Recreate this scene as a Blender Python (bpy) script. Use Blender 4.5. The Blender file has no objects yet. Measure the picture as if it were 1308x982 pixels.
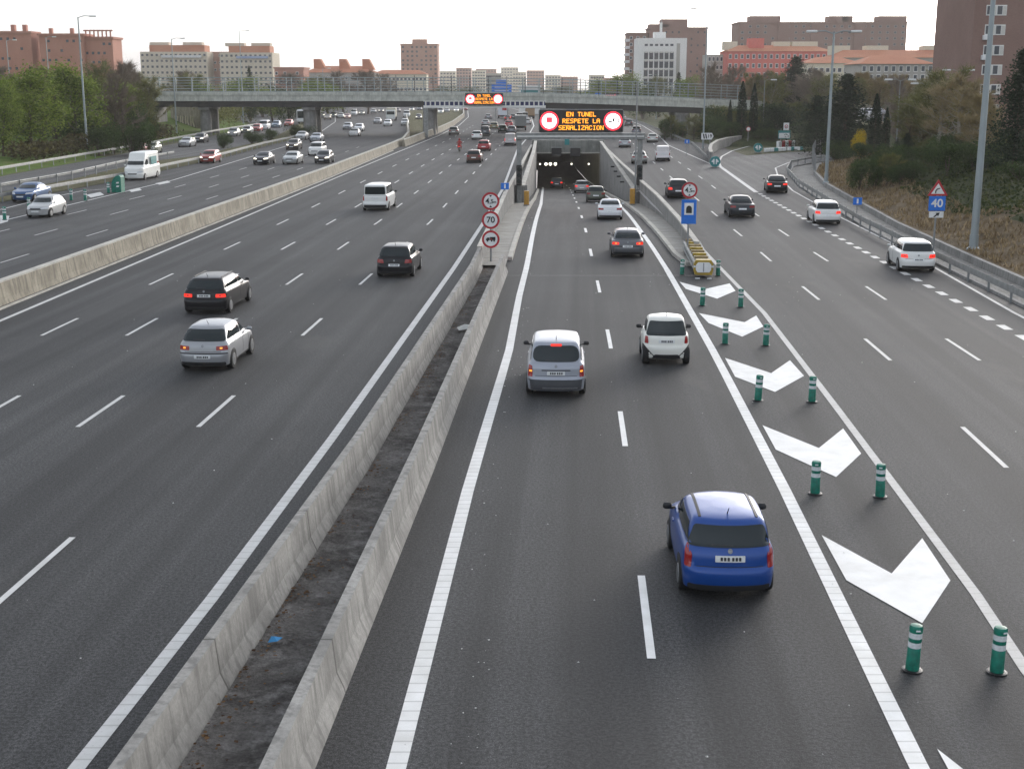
import bpy, bmesh, math, random
from mathutils import Vector, Matrix, noise
from mathutils.bvhtree import BVHTree
random.seed(7)
HAZE = .0002
sc = bpy.context.scene
COL = sc.collection
PI = math.pi
R = math.radians

# ------------------------------------------------------------------ camera geometry
F, CX, CY, H = 1660.0, 654.0, 491.0, 8.9
TH = math.atan((491-109)/F)
ct, st = math.cos(TH), math.sin(TH)
def ray(px, py):
    d = (px-CX)/F; v = (CY-py)/F
    return d, ct+v*st, -st+v*ct
def gp(px, py, z=0.0):
    dx, dy, dz = ray(px, py); t = (z-H)/dz
    return Vector((dx*t, dy*t, z))
def at(px, py, Y):
    dx, dy, dz = ray(px, py); t = Y/dy
    return Vector((dx*t, Y, H+dz*t))
ZT = [(-50, 0), (74, 0), (81.7, -.1), (94.2, -.45), (106.7, -.95), (119.2, -1.54), (131.7, -2.23), (144.2, -2.94),
      (156.7, -3.65), (182, -5.05), (230, -7.3), (300, -9.5), (340, -10)]
def interp(T, y):
    if y <= T[0][0]: return T[0][1]
    for (a, u), (b, v) in zip(T, T[1:]):
        if y <= b: return u+(v-u)*(y-a)/(b-a)
    return T[-1][1]
def zt(y): return (interp(ZT, y-3)+interp(ZT, y)+interp(ZT, y+3))/3
def pt(px, py, dz=0.0):                       # a point on the descending tunnel road
    p = gp(px, py)
    for i in range(30): p = gp(px, py, zt(p.y)+dz)
    return p
def polyX(P, y):
    """x of a polyline (sorted in y) at y, extrapolating the end segments"""
    if y <= P[0][1]: a, b = P[0], P[1]
    elif y >= P[-1][1]: a, b = P[-2], P[-1]
    else:
        for a, b in zip(P, P[1:]):
            if y <= b[1]: break
    return a[0]+(b[0]-a[0])*(y-a[1])/(b[1]-a[1])

# ------------------------------------------------------------------ materials
def M_(name):
    m = bpy.data.materials.new(name); m.use_nodes = True
    nt = m.node_tree; b = nt.nodes['Principled BSDF']
    return m, nt, b
def plain(name, col, rough=.6, metal=0, coat=0, var=0.08, scale=6, emit=None, es=0, spec=.5):
    m, nt, b = M_(name)
    b.inputs['Roughness'].default_value = rough; b.inputs['Metallic'].default_value = metal
    b.inputs['Coat Weight'].default_value = coat; b.inputs['Coat Roughness'].default_value = .06
    b.inputs['Specular IOR Level'].default_value = spec
    if var:
        tc = nt.nodes.new('ShaderNodeTexCoord'); n = nt.nodes.new('ShaderNodeTexNoise'); n.inputs['Scale'].default_value = scale
        n.inputs['Detail'].default_value = 6
        r = nt.nodes.new('ShaderNodeValToRGB')
        r.color_ramp.elements[0].position = .3; r.color_ramp.elements[1].position = .7
        r.color_ramp.elements[0].color = [c*(1-var) for c in col]+[1]; r.color_ramp.elements[1].color = [min(1, c*(1+var)) for c in col]+[1]
        nt.links.new(tc.outputs['Object'], n.inputs['Vector']); nt.links.new(n.outputs['Fac'], r.inputs['Fac'])
        nt.links.new(r.outputs['Color'], b.inputs['Base Color'])
    else: b.inputs['Base Color'].default_value = (*col, 1)
    if emit:
        b.inputs['Emission Color'].default_value = (*emit, 1); b.inputs['Emission Strength'].default_value = es
    return m
class NT:
    def __init__(s, nt): s.nt = nt
    def n(s, t, **kw):
        nd = s.nt.nodes.new(t)
        for k, v in kw.items():
            if k in nd.inputs: nd.inputs[k].default_value = v
            else: setattr(nd, k, v)
        return nd
    def l(s, a, b): s.nt.links.new(a, b)
    def tc(s, sc=(1, 1, 1), rot=0):
        t = s.n('ShaderNodeTexCoord'); m = s.n('ShaderNodeMapping'); m.inputs['Scale'].default_value = sc; m.inputs['Rotation'].default_value = (0, 0, R(rot)); m.vector_type = 'POINT'
        if rot: m.vector_type = 'TEXTURE'; m.inputs['Scale'].default_value = [1/q for q in sc]; m.inputs['Rotation'].default_value = (0, 0, R(-rot))
        s.l(t.outputs['Object'], m.inputs['Vector']); return m.outputs['Vector']
    def noise(s, vec, scale, detail=4, rough=.55):
        n = s.n('ShaderNodeTexNoise'); n.inputs['Scale'].default_value = scale; n.inputs['Detail'].default_value = detail
        n.inputs['Roughness'].default_value = rough; s.l(vec, n.inputs['Vector']); return n.outputs['Fac']
    def ramp(s, fac, stops):
        r = s.n('ShaderNodeValToRGB'); e = r.color_ramp.elements
        while len(e) < len(stops): e.new(.5)
        for el, (p, c) in zip(e, stops):
            el.position = p; el.color = (c, c, c, 1) if not isinstance(c, tuple) else (*c, 1)
        s.l(fac, r.inputs['Fac']); return r.outputs['Color']
    def mix(s, fac, a, b, mode='MIX'):
        m = s.n('ShaderNodeMix', data_type='RGBA', blend_type=mode)
        for v, i in ((fac, 0), (a, 6), (b, 7)):
            if isinstance(v, (int, float)): m.inputs[i].default_value = v
            elif isinstance(v, tuple): m.inputs[i].default_value = (*v, 1)
            else: s.l(v, m.inputs[i])
        return m.outputs[2]
    def math(s, op, a, b=0.0):
        m = s.n('ShaderNodeMath', operation=op)
        for i, v in enumerate((a, b)):
            if isinstance(v, (int, float)): m.inputs[i].default_value = v
            else: s.l(v, m.inputs[i])
        return m.outputs[0]
    def bump(s, h, b, strength=.3, dist=.02):
        n = s.n('ShaderNodeBump'); n.inputs['Strength'].default_value = strength; n.inputs['Distance'].default_value = dist
        s.l(h, n.inputs['Height']); s.l(n.outputs['Normal'], b.inputs['Normal'])

def asphalt(name, base=.058, tint=(.985, .99, 1.0)):
    m, nt, b = M_(name); g = NT(nt); v = g.tc()
    fine = g.noise(v, 16, 5, .8); grit = g.noise(v, 60, 3, .8); big = g.noise(v, .11, 5, .6); streak = g.noise(g.tc((.95, .02, 1), 3), 1.0, 4, .6)
    lanes = g.noise(g.tc((.62, .004, 1), 3), 1.7, 2, .5)
    c0 = tuple(base*t*.82 for t in tint); c1 = tuple(base*t*1.22 for t in tint)
    c = g.mix(g.ramp(big, [(.3, 0.0), (.7, 1.0)]), c0, c1)
    c = g.mix(.7, c, g.ramp(streak, [(.3, .66), (.7, 1.25)]), 'MULTIPLY')
    c = g.mix(.75, c, g.ramp(lanes, [(.38, .68), (.62, 1.32)]), 'MULTIPLY')
    c = g.mix(.8, c, g.ramp(fine, [(.42, .25), (.58, 1.75)]), 'MULTIPLY')
    c = g.mix(.8, c, g.ramp(grit, [(.43, .25), (.57, 1.9)]), 'MULTIPLY')
    # worn pale patches and a few dark oil spots
    sp = g.noise(g.tc((1, .35, 1)), .23, 6, .65)
    c = g.mix(g.ramp(sp, [(.6, 0.0), (.74, .5)]), c, (base*2.6, base*2.5, base*2.3))
    oil = g.noise(v, 1.3, 4, .6)
    c = g.mix(g.ramp(oil, [(.66, 0.0), (.73, .45)]), c, (base*.45,)*3)
    g.l(c, b.inputs['Base Color']); g.l(g.ramp(fine, [(.2, .62), (.8, .85)]), b.inputs['Roughness'])
    b.inputs['Specular IOR Level'].default_value = .3
    g.bump(fine, b, .5, .02)
    return m
def concrete(name, base=(.33, .31, .27), streaks=True, joints=0, dark=.55):
    m, nt, b = M_(name); g = NT(nt); v = g.tc()
    n1 = g.noise(v, .9, 6, .65); n2 = g.noise(v, 14, 4, .6)
    c = g.mix(g.ramp(n1, [(.3, 0.0), (.7, 1.0)]), tuple(x*.74 for x in base), tuple(x*1.15 for x in base))
    c = g.mix(.5, c, g.ramp(n2, [(.3, .72), (.7, 1.25)]), 'MULTIPLY')
    if streaks:
        s1 = g.noise(g.tc((2.6, 2.6, .22)), 1.8, 4, .6)
        c = g.mix(g.ramp(s1, [(.48, 0.0), (.62, dark)]), c, tuple(x*.3 for x in base))
        s2 = g.noise(g.tc((.5, .5, .4)), 1.1, 5, .7)
        c = g.mix(g.ramp(s2, [(.5, 0.0), (.66, .6)]), c, tuple(x*.5 for x in base))
    if joints:
        tcn = g.n('ShaderNodeTexCoord'); sx = g.n('ShaderNodeSeparateXYZ'); g.l(tcn.outputs['Object'], sx.inputs[0])
        fr = g.math('FRACT', g.math('DIVIDE', sx.outputs['Y'], joints))
        j = g.math('LESS_THAN', fr, .05/joints)
        c = g.mix(g.math('MULTIPLY', j, .75), c, (.05, .048, .04))
    g.l(c, b.inputs['Base Color']); b.inputs['Roughness'].default_value = .85
    g.bump(n2, b, .3, .02)
    return m
def paint_line(name, col=.72, ribs=.0, wear=.4):
    m, nt, b = M_(name); g = NT(nt); v = g.tc()
    n1 = g.noise(v, 22, 4, .7); n2 = g.noise(v, 1.7, 5, .6)
    c = g.mix(g.ramp(n2, [(.3, 0.0), (.7, 1.0)]), (col*.8, col*.79, col*.75), (col, col*.995, col*.97))
    c = g.mix(g.ramp(n1, [(.58, 0.0), (.72, wear)]), c, (.16, .155, .15))
    if ribs:
        tcn = g.n('ShaderNodeTexCoord'); sx = g.n('ShaderNodeSeparateXYZ'); g.l(tcn.outputs['Object'], sx.inputs[0])
        fr = g.math('FRACT', g.math('DIVIDE', sx.outputs['Y'], ribs))
        j = g.math('LESS_THAN', fr, .12)
        c = g.mix(g.math('MULTIPLY', j, .42), c, (.25, .24, .22))
    g.l(c, b.inputs['Base Color']); b.inputs['Roughness'].default_value = .6
    return m
def soil(name, a, bcol, scale=.35, c3=None, fine=9):
    m, nt, b = M_(name); g = NT(nt); v = g.tc()
    n1 = g.noise(v, scale, 7, .68); n2 = g.noise(v, fine, 5, .7)
    c = g.mix(g.ramp(n1, [(.35, 0.0), (.65, 1.0)]), a, bcol)
    if c3: c = g.mix(g.ramp(g.noise(v, scale*2.7, 6, .7), [(.5, 0.0), (.66, .85)]), c, c3)
    c = g.mix(.8, c, g.ramp(n2, [(.3, .5), (.7, 1.5)]), 'MULTIPLY')
    g.l(c, b.inputs['Base Color']); b.inputs['Roughness'].default_value = .95; b.inputs['Specular IOR Level'].default_value = .15
    g.bump(n2, b, .8, .15)
    return m
def foliage(name, dark, mid, light):
    m, nt, b = M_(name); g = NT(nt)
    ge = g.n('ShaderNodeNewGeometry')
    v = g.tc(); n = g.noise(v, 5, 3, .6)
    f = g.math('ADD', g.math('MULTIPLY', ge.outputs['Random Per Island'], .6), g.math('MULTIPLY', n, .4))
    c = g.ramp(f, [(.2, dark), (.5, mid), (.85, light)])
    g.l(c, b.inputs['Base Color']); b.inputs['Roughness'].default_value = .75; b.inputs['Specular IOR Level'].default_value = .2
    tr = g.n('ShaderNodeBsdfTranslucent'); g.l(c, tr.inputs['Color']); mx = g.n('ShaderNodeMixShader'); mx.inputs[0].default_value = .38
    g.l(b.outputs[0], mx.inputs[1]); g.l(tr.outputs[0], mx.inputs[2]); g.l(mx.outputs[0], nt.nodes['Material Output'].inputs['Surface'])
    return m
def brick(name, a, bcol, scale=1.0):
    m, nt, b = M_(name); g = NT(nt); v = g.tc()
    n1 = g.noise(v, .12, 5, .6); n2 = g.noise(g.tc((1, 1, 8)), 1.6, 4, .7)
    c = g.mix(g.ramp(n1, [(.3, 0.0), (.7, 1.0)]), a, bcol)
    c = g.mix(.6, c, g.ramp(n2, [(.3, .75), (.7, 1.25)]), 'MULTIPLY')
    g.l(c, b.inputs['Base Color']); b.inputs['Roughness'].default_value = .9
    return m
MT = dict(
 road=asphalt('asphalt', .040), road2=asphalt('asphalt_tunnel_lane', .038), road3=asphalt('asphalt_old', .07, (1, .99, .97)),
 conc=concrete('concrete_barrier', (.315, .305, .282), True, 6, .5), wallc=concrete('concrete_tan', (.33, .295, .225), True, 12),
 slab=concrete('paving_concrete', (.33, .315, .28), False, 1.2), grey=concrete('grey_concrete', (.27, .265, .25), True, 4, .35),
 portal=concrete('portal_concrete', (.24, .245, .22), True, 0, .3), tun=concrete('tunnel_lining', (.22, .21, .16), True, 5, .5), coping=concrete('pale_coping', (.5, .475, .42), False),
 bridge=concrete('bridge_concrete', (.57, .575, .51), True, 0, .3), girder=plain('girder_steel', (.035, .034, .032), .7, var=.25, scale=.4),
 line=paint_line('road_paint', .62, 0, .35), edge=paint_line('ribbed_edge_paint', .66, .32, .35), fresh=paint_line('fresh_white_paint', .86, 0, .04), freshrib=paint_line('fresh_ribbed_paint', .84, .3, .1), old=paint_line('worn_edge_paint', .5, .3, .6),
 dirt=soil('median_dirt', (.075, .07, .065), (.20, .19, .18), .8, (.27, .26, .25), 14),
 ground=soil('plain_ground', (.07, .085, .04), (.13, .12, .075), .05),
 grass=soil('grass', (.07, .13, .02), (.12, .18, .035), .25, (.16, .14, .07)),
 bank=soil('bank_soil', (.17, .125, .075), (.10, .075, .045), .3, (.24, .18, .11)),
 scrub=soil('scrub', (.022, .035, .012), (.05, .062, .022), .5, (.10, .085, .045), 7),
 verge=soil('verge_grass', (.075, .085, .035), (.14, .125, .07), .4, (.19, .165, .11), 8),
 gravel=soil('pale_gravel', (.28, .265, .24), (.40, .385, .36), .8),
 galv=plain('galvanised_steel', (.25, .255, .245), .6, .2, var=.2, scale=3), post=plain('steel_post', (.26, .27, .27), .5, .4, var=.2, scale=2),
 pole=plain('pole_grey', (.30, .34, .35), .45, .3, var=.12, scale=.5), dark=plain('dark_metal', (.03, .032, .034), .5, .2),
 rail=plain('rail_paint', (.30, .34, .34), .5, .2, var=.15, scale=1),
 white=plain('white_enamel', (.75, .75, .74), .4, var=.06), red=plain('red_enamel', (.42, .015, .025), .4, var=.1), blue=plain('blue_enamel', (.012, .16, .62), .4, var=.08),
 black=plain('black_enamel', (.012, .012, .013), .5), signback=plain('sign_back', (.3, .31, .31), .5, .4),
 green=plain('green_plastic', (.0, .15, .10), .5, var=.4, scale=9), refl=plain('reflective_band', (.62, .64, .64), .4, var=.2, scale=14),
 yellow=plain('yellow_paint', (.36, .24, .02), .5, var=.25, scale=3), tan=plain('cushion_tan', (.30, .22, .10), .7, var=.3, scale=5), orange=plain('orange_cabinet', (.48, .25, .03), .5, var=.2),
 teal=plain('teal_sign', (.02, .20, .20), .45),
 glass=plain('car_glass', (.014, .022, .024), .05, var=0, spec=.42), tyre=plain('tyre', (.014, .014, .014), .8), rim=plain('alloy', (.22, .225, .23), .4, .5, var=.3, scale=30), trim=plain('black_trim', (.02, .02, .021), .55),
 lamp=plain('tail_lens', (.30, .012, .012), .15, var=0, coat=.5), lit=plain('lit_brake_lamp', (.4, .012, .012), .2, var=0, emit=(1, .035, .015), es=.75), hl=plain('headlamp_lens', (.6, .62, .64), .08, var=0, coat=.5),
 hlit=plain('lit_headlamp', (.8, .8, .75), .1, var=0, emit=(1, .93, .75), es=2.0), plate=plain('number_plate', (.68, .69, .68), .4, var=.1, scale=14), plateink=plain('plate_ink', (.03, .03, .035), .5), indic=plain('amber_lamp', (.6, .2, .02), .2, var=0, emit=(1, .38, .05), es=.9),
 led=plain('amber_led', (.3, .1, 0), .5, var=0, emit=(1, .33, .02), es=1.9), ledred=plain('red_led', (.3, 0, 0), .5, var=0, emit=(1, .03, .05), es=2.0), ledwhite=plain('white_led', (.6, .6, .6), .5, var=0, emit=(1, .93, .95), es=1.5), ledblue=plain('blue_led', (0, .05, .4), .5, var=0, emit=(.1, .2, 1), es=1.2),
 board=plain('led_board', (.022, .022, .022), .55), tlamp=plain('tunnel_lamp', (.8, .8, .7), .3, var=0, emit=(1, .95, .8), es=2.2),
 bark=plain('bark', (.085, .065, .047), .9, var=.3, scale=8), palebark=plain('pale_bark', (.26, .235, .2), .9, var=.3, scale=8), twig=plain('twigs', (.20, .16, .12), .9, var=.25, scale=3), twigy=plain('yellow_twigs', (.27, .21, .10), .9, var=.25, scale=3),
 leaf=foliage('spring_leaves', (.06, .10, .014), (.16, .215, .035), (.28, .34, .07)), leafd=foliage('dark_leaves', (.014, .03, .009), (.038, .068, .018), (.085, .125, .035)),
 conif=foliage('conifer_needles', (.007, .017, .009), (.016, .032, .016), (.034, .06, .028)), cyp=foliage('cypress_green', (.006, .015, .008), (.014, .03, .014), (.03, .05, .022)),
 budding=foliage('budding_leaves', (.07, .08, .024), (.135, .14, .045), (.22, .21, .08)), flower=foliage('yellow_blossom', (.25, .17, .0), (.5, .35, .01), (.65, .5, .05)), hedge=foliage('brown_hedge', (.03, .025, .012), (.075, .065, .028), (.12, .11, .04)),
 ivy=foliage('ground_cover_leaves', (.015, .03, .008), (.045, .06, .016), (.09, .10, .03)), dry=foliage('dry_grass', (.13, .09, .05), (.24, .18, .10), (.36, .28, .17)), litterleaf=foliage('dead_leaves', (.05, .025, .012), (.14, .075, .035), (.25, .15, .07)),
 brickred=brick('red_brick', (.38, .17, .12), (.46, .22, .16)), brickbrown=brick('brown_brick', (.21, .125, .10), (.27, .165, .135)), brickpink=brick('pink_brick', (.40, .21, .15), (.46, .26, .19)),
 beige=brick('beige_render', (.50, .44, .34), (.56, .50, .40)), redrender=brick('red_render', (.56, .12, .10), (.62, .17, .135)), greyrender=brick('grey_render', (.36, .34, .30), (.42, .40, .36)), tile=brick('roof_tile', (.42, .15, .075), (.50, .21, .11)), cream=brick('cream_render', (.62, .56, .42), (.68, .62, .5)), bwhite=brick('white_cladding', (.74, .73, .69), (.8, .79, .76)),
 pane=plain('window_pane', (.05, .06, .075), .1, var=0), shutter=plain('pale_blind', (.6, .58, .53), .6), balc=plain('balcony_white', (.62, .62, .62), .6),
 bumpergrey=plain('grey_bumper', (.07, .073, .08), .55),
 tar=plain('tar', (.012, .012, .012), .9, spec=.1),
 skin=plain('skin', (.5, .3, .22), .6, var=0), redcloth=plain('red_jacket', (.30, .02, .02), .7), litter=plain('blue_litter', (.05, .30, .62), .6), paper=plain('white_litter', (.65, .65, .62), .7),
)
_paints = {}
def paint(col, metal=.35, rough=.32):
    if .3 < max(col) < .72 and max(col)-min(col) < .2: col = tuple(round(c*.66, 3) for c in col)
    k = (col, metal)
    if k not in _paints:
        dk = max(col) < .06
        _paints[k] = plain('car_paint', col, rough, metal, coat=.25 if dk else .4, var=.03, scale=2, spec=.25 if dk else .5)
    return _paints[k]

# ------------------------------------------------------------------ mesh helpers
class MB:
    def __init__(s): s.v = []; s.f = []; s.m = []
    def add(s, vs, fs, mi=0):
        o = len(s.v); s.v += [tuple(p) for p in vs]; s.f += [tuple(i+o for i in f) for f in fs]; s.m += [mi]*len(fs); return s
    def box(s, c, d, rz=0, mi=0, ch=0.0):
        x, y, z = d[0]/2, d[1]/2, d[2]/2
        cr, sr = math.cos(rz), math.sin(rz)
        def T(p): return (c[0]+p[0]*cr-p[1]*sr, c[1]+p[0]*sr+p[1]*cr, c[2]+p[2])
        if ch <= 0:
            vs = [T(p) for p in ((-x,-y,-z),(x,-y,-z),(x,y,-z),(-x,y,-z),(-x,-y,z),(x,-y,z),(x,y,z),(-x,y,z))]
            return s.add(vs, [(0,3,2,1),(4,5,6,7),(0,1,5,4),(1,2,6,5),(2,3,7,6),(3,0,4,7)], mi)
        rings = []
        for zz, k in ((-z, ch), (-z+ch, 0), (z-ch, 0), (z, ch)):
            a, b = x-k, y-k; q = ch if k == 0 else ch*.6
            rings.append([(-a+q,-b,zz),(a-q,-b,zz),(a,-b+q,zz),(a,b-q,zz),(a-q,b,zz),(-a+q,b,zz),(-a,b-q,zz),(-a,-b+q,zz)])
        vs = [T(p) for r in rings for p in r]
        fs = [tuple(reversed(range(8))), tuple(range(24, 32))]
        for k in range(3):
            for i in range(8): fs.append((k*8+i, k*8+(i+1) % 8, k*8+8+(i+1) % 8, k*8+8+i))
        return s.add(vs, fs, mi)
    def tube(s, pts, r, n=8, mi=0, cap=True):
        pts = [Vector(p) for p in pts]; rs = r if isinstance(r, (list, tuple)) else [r]*len(pts)
        vs = []; up = None
        for i, p in enumerate(pts):
            d = (pts[min(i+1, len(pts)-1)]-pts[max(i-1, 0)]).normalized()
            a = Vector((0, 0, 1)) if abs(d.z) < .9 else Vector((1, 0, 0))
            if up is None: up = a
            u = d.cross(up).normalized() if d.cross(up).length > 1e-3 else d.cross(a).normalized(); w = u.cross(d)
            for k in range(n):
                t = 2*PI*k/n; vs.append(p+(u*math.cos(t)+w*math.sin(t))*rs[i])
        fs = []
        for i in range(len(pts)-1):
            for k in range(n): fs.append((i*n+k, i*n+(k+1) % n, (i+1)*n+(k+1) % n, (i+1)*n+k))
        if cap: fs += [tuple(reversed(range(n))), tuple(range((len(pts)-1)*n, len(pts)*n))]
        return s.add(vs, fs, mi)
    def lathe(s, c, prof, n=20, mi=0, axis='z'):
        vs = []
        for r, h in prof:
            for k in range(n):
                t = 2*PI*k/n; a, b = r*math.cos(t), r*math.sin(t)
                vs.append((c[0]+a, c[1]+b, c[2]+h) if axis == 'z' else ((c[0]+h, c[1]+a, c[2]+b) if axis == 'x' else (c[0]+a, c[1]+h, c[2]+b)))
        fs = []
        for i in range(len(prof)-1):
            for k in range(n): fs.append((i*n+k, i*n+(k+1) % n, (i+1)*n+(k+1) % n, (i+1)*n+k))
        fs += [tuple(reversed(range(n))), tuple(range((len(prof)-1)*n, len(prof)*n))]
        return s.add(vs, fs, mi)
    def prism(s, poly, y0, y1, mi=0):          # polygon in x,z extruded along y
        n = len(poly)
        vs = [(x, y0, z) for x, z in poly]+[(x, y1, z) for x, z in poly]
        return s.add(vs, [tuple(range(n)), tuple(reversed(range(n, 2*n)))]+[(i, i+n, (i+1) % n+n, (i+1) % n) for i in range(n)], mi)
    def mesh(s, name, mats, smooth=None):
        me = bpy.data.meshes.new(name); me.from_pydata(s.v, [], s.f)
        for m in (mats if isinstance(mats, (list, tuple)) else [mats]): me.materials.append(m)
        for p, i in zip(me.polygons, s.m): p.material_index = i
        if smooth is not None:
            me.polygons.foreach_set('use_smooth', [True]*len(me.polygons))
            me.set_sharp_from_angle(angle=R(smooth))
        me.update(); return me
    def build(s, name, mats, parent=None, smooth=None, **kw):
        return link(name, s.mesh(name, mats, smooth), parent, **kw)
def link(name, me, parent=None, label=None, cat=None, group=None, kind=None, mat=None):
    o = bpy.data.objects.new(name, me); COL.objects.link(o)
    if parent: o.parent = parent
    tag(o, label, cat, group, kind)
    if mat is not None:
        o.material_slots[0].link = 'OBJECT'; o.material_slots[0].material = mat
    return o
def tag(o, label=None, cat=None, group=None, kind=None):
    if label: o['label'] = label
    if cat: o['category'] = cat
    if group: o['group'] = group
    if kind: o['kind'] = kind
    return o
def thing(name, label, cat, loc=(0, 0, 0), rz=0, group=None, rx=0):
    o = bpy.data.objects.new(name, None); COL.objects.link(o); o.empty_display_size = .3
    o.location = loc; o.rotation_euler = (rx, 0, rz)
    return tag(o, label, cat, group)
def copy_tree(o, parent=None):
    c = o.copy(); COL.objects.link(c)
    if parent: c.parent = parent
    for ch in list(o.children): copy_tree(ch, c)
    return c
_txt = {}
def text_mesh(s, size, mat, ext=.008, spacing=1.0):
    cu = bpy.data.curves.new('lettering', 'FONT'); cu.body = s; cu.size = size; cu.align_x = 'CENTER'; cu.align_y = 'CENTER'; cu.extrude = ext; cu.space_character = spacing
    cu.offset = size*.018
    o = bpy.data.objects.new('lettering', cu); COL.objects.link(o)
    bpy.context.view_layer.update()
    me = bpy.data.meshes.new_from_object(o.evaluated_get(bpy.context.evaluated_depsgraph_get()))
    bpy.data.objects.remove(o); bpy.data.curves.remove(cu)
    me.materials.clear(); me.materials.append(mat)
    me.transform(Matrix.Rotation(PI/2, 4, 'X'))   # stand the text up, facing -y
    return me
def text(s, size, mat, loc, parent, name='lettering', sx=1.0, spacing=1.0):
    o = link(name, text_mesh(s, size, mat, spacing=spacing), parent); o.location = loc; o.scale = (sx, 1, 1); return o
def disc(r, y0, y1, n=28, x=0, z=0): return [(x+r*math.cos(2*PI*k/n), z+r*math.sin(2*PI*k/n)) for k in range(n)]
def ribbon(P, w, dz=0.0, zf=None, step=3.0):
    """flat strip along a polyline of (x,y)"""
    Q = []
    for a, b in zip(P, P[1:]):
        n = max(1, int(math.dist(a[:2], b[:2])/step))
        Q += [(a[0]+(b[0]-a[0])*i/n, a[1]+(b[1]-a[1])*i/n) for i in range(n)]
    Q.append(tuple(P[-1][:2]))
    vs = []
    for i, p in enumerate(Q):
        a, b = Q[max(i-1, 0)], Q[min(i+1, len(Q)-1)]
        d = Vector((b[0]-a[0], b[1]-a[1])).normalized(); nx, ny = d.y, -d.x
        z = (zf(p[1]) if zf else 0)+dz
        vs += [(p[0]-nx*w/2, p[1]-ny*w/2, z), (p[0]+nx*w/2, p[1]+ny*w/2, z)]
    return vs, [(2*i, 2*i+1, 2*i+3, 2*i+2) for i in range(len(Q)-1)]
def sweep(P, prof, zf=None, step=4.0):
    """profile of (offset to the right, height) swept along polyline P with end caps"""
    Q = []
    for a, b in zip(P, P[1:]):
        n = max(1, int(math.dist(a[:2], b[:2])/step))
        Q += [(a[0]+(b[0]-a[0])*i/n, a[1]+(b[1]-a[1])*i/n) for i in range(n)]
    Q.append(tuple(P[-1][:2])); n = len(prof); vs = []
    for i, p in enumerate(Q):
        a, b = Q[max(i-1, 0)], Q[min(i+1, len(Q)-1)]
        d = Vector((b[0]-a[0], b[1]-a[1])).normalized(); nx, ny = d.y, -d.x
        for (o, h) in prof:
            hh = h(p[1]) if callable(h) else h
            vs.append((p[0]+nx*o, p[1]+ny*o, hh+(zf(p[1]) if zf else 0)))
    fs = []
    for i in range(len(Q)-1):
        for k in range(n): fs.append((i*n+k, i*n+(k+1) % n, (i+1)*n+(k+1) % n, (i+1)*n+k))
    fs += [tuple(range(n)), tuple(reversed(range((len(Q)-1)*n, len(Q)*n)))]
    return vs, fs

# ------------------------------------------------------------------ the lines of the road, in world metres
def W2(lst, z=0.0): return [tuple(gp(x, y, z)[:2]) for x, y in lst]
Redge = [(-6.6, 4), (-5.83, 15.7), (-5.35, 21.6), (-4.66, 32.4), (-2.9, 64.7), (-1.95, 85.4), (-.77, 116.7), (.78, 187.7), (2.55, 226.7), (4.9, 297), (5.5, 380), (3, 480), (-6, 620)]
Ledge = [(-21.4, 4), (-19.84, 49.6), (-18.76, 83), (-17.34, 129.8), (-15.6, 180), (-13.3, 237), (-12, 300), (-12.5, 380), (-16, 480), (-25, 620)]
bar1 = [(-5.5, 3), (-4.79, 14.4), (-3.65, 29.5), (-1.87, 59.4), (-1.01, 84.5), (-.37, 104.6), (.3, 120), (2.72, 182)]
bar2 = [(-3.62, 3), (-2.97, 14.4), (-2.12, 29.5), (-.45, 63.1)]
tunL = [(-2.1, 4), (-1.55, 15.8), (-1.24, 22.6), (-.97, 28.6), (-.11, 43.6), (.3, 55.4), (.75, 65.3)]+[tuple(pt(x, y)[:2]) for x, y in ((684, 284), (691, 261))]+[(4.3, 182), (5.2, 240), (6, 330)]
tunR = [(4.9, 4), (5.45, 15.8), (6.18, 28.4), (6.86, 42.5), (7.64, 63), (8.15, 81.6)]+[tuple(pt(x, y)[:2]) for x, y in ((800, 271),)]+[(10.2, 140), (11.6, 182), (12.6, 240), (13.4, 330)]
chevR = [(7.2, 5), (8.03, 18.8), (8.33, 21.9), (9.2, 35.8), (10.11, 51.4), (10.45, 66.2)]
rbar = W2([(890, 310), (868, 280), (840, 249.5), (812, 225), (790, 205)], .8)+[(12.6, 182)]
rbar = [p for p in rbar]
tdash = [tuple(pt(x, y)[:2]) for x, y in ((832, 840), (798, 565), (779.5, 440), (764.7, 366.7), (755, 324), (748.8, 297), (743.6, 279), (739.6, 267), (736.5, 259))]+[(8, 182), (9.6, 330)]
kerbL = [tuple(pt(x, y)[:2]) for x, y in ((651.5, 333), (662.7, 297), (671.7, 274), (683, 255))]+[(3.75, 182)]
kerbR = [tuple(pt(x, y)[:2]) for x, y in ((879.5, 340), (868, 335), (840, 298.7), (818, 276), (794, 258.7))]+[(11.75, 182)]
R1 = [(10.6, 8), (11.81, 29.8), (12.56, 42.2), (13.07, 54.7), (13.44, 67.1), (13.91, 78.6), (14.3, 90.5), (15.6, 126), (17.8, 182), (20.5, 240), (23, 300), (24, 380)]
R2 = [(14.2, 8), (15.52, 42.2), (15.88, 53.7), (16.35, 65.9), (16.75, 79), (17.25, 92), (17.95, 115), (18.5, 126), (20.9, 182), (23.8, 240), (26.4, 300), (27.5, 380)]
Rexit = [(17.4, 8), (18.5, 46), (18.7, 52), (19.87, 86.3), (20.71, 107.5), (22.2, 135)]
RRe = [(18.2, 8), (20.09, 51.4), (21.15, 65.3), (21.95, 75.4), (22.69, 91.1), (24.22, 113.2), (26.5, 131), (29, 145), (32.5, 155), (39, 165), (52, 176)]
Rmain = W2([(918, 213.2), (905, 208.5), (880, 197.5), (854, 186)])+[(26.6, 240), (29.5, 300), (31, 380)]
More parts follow.
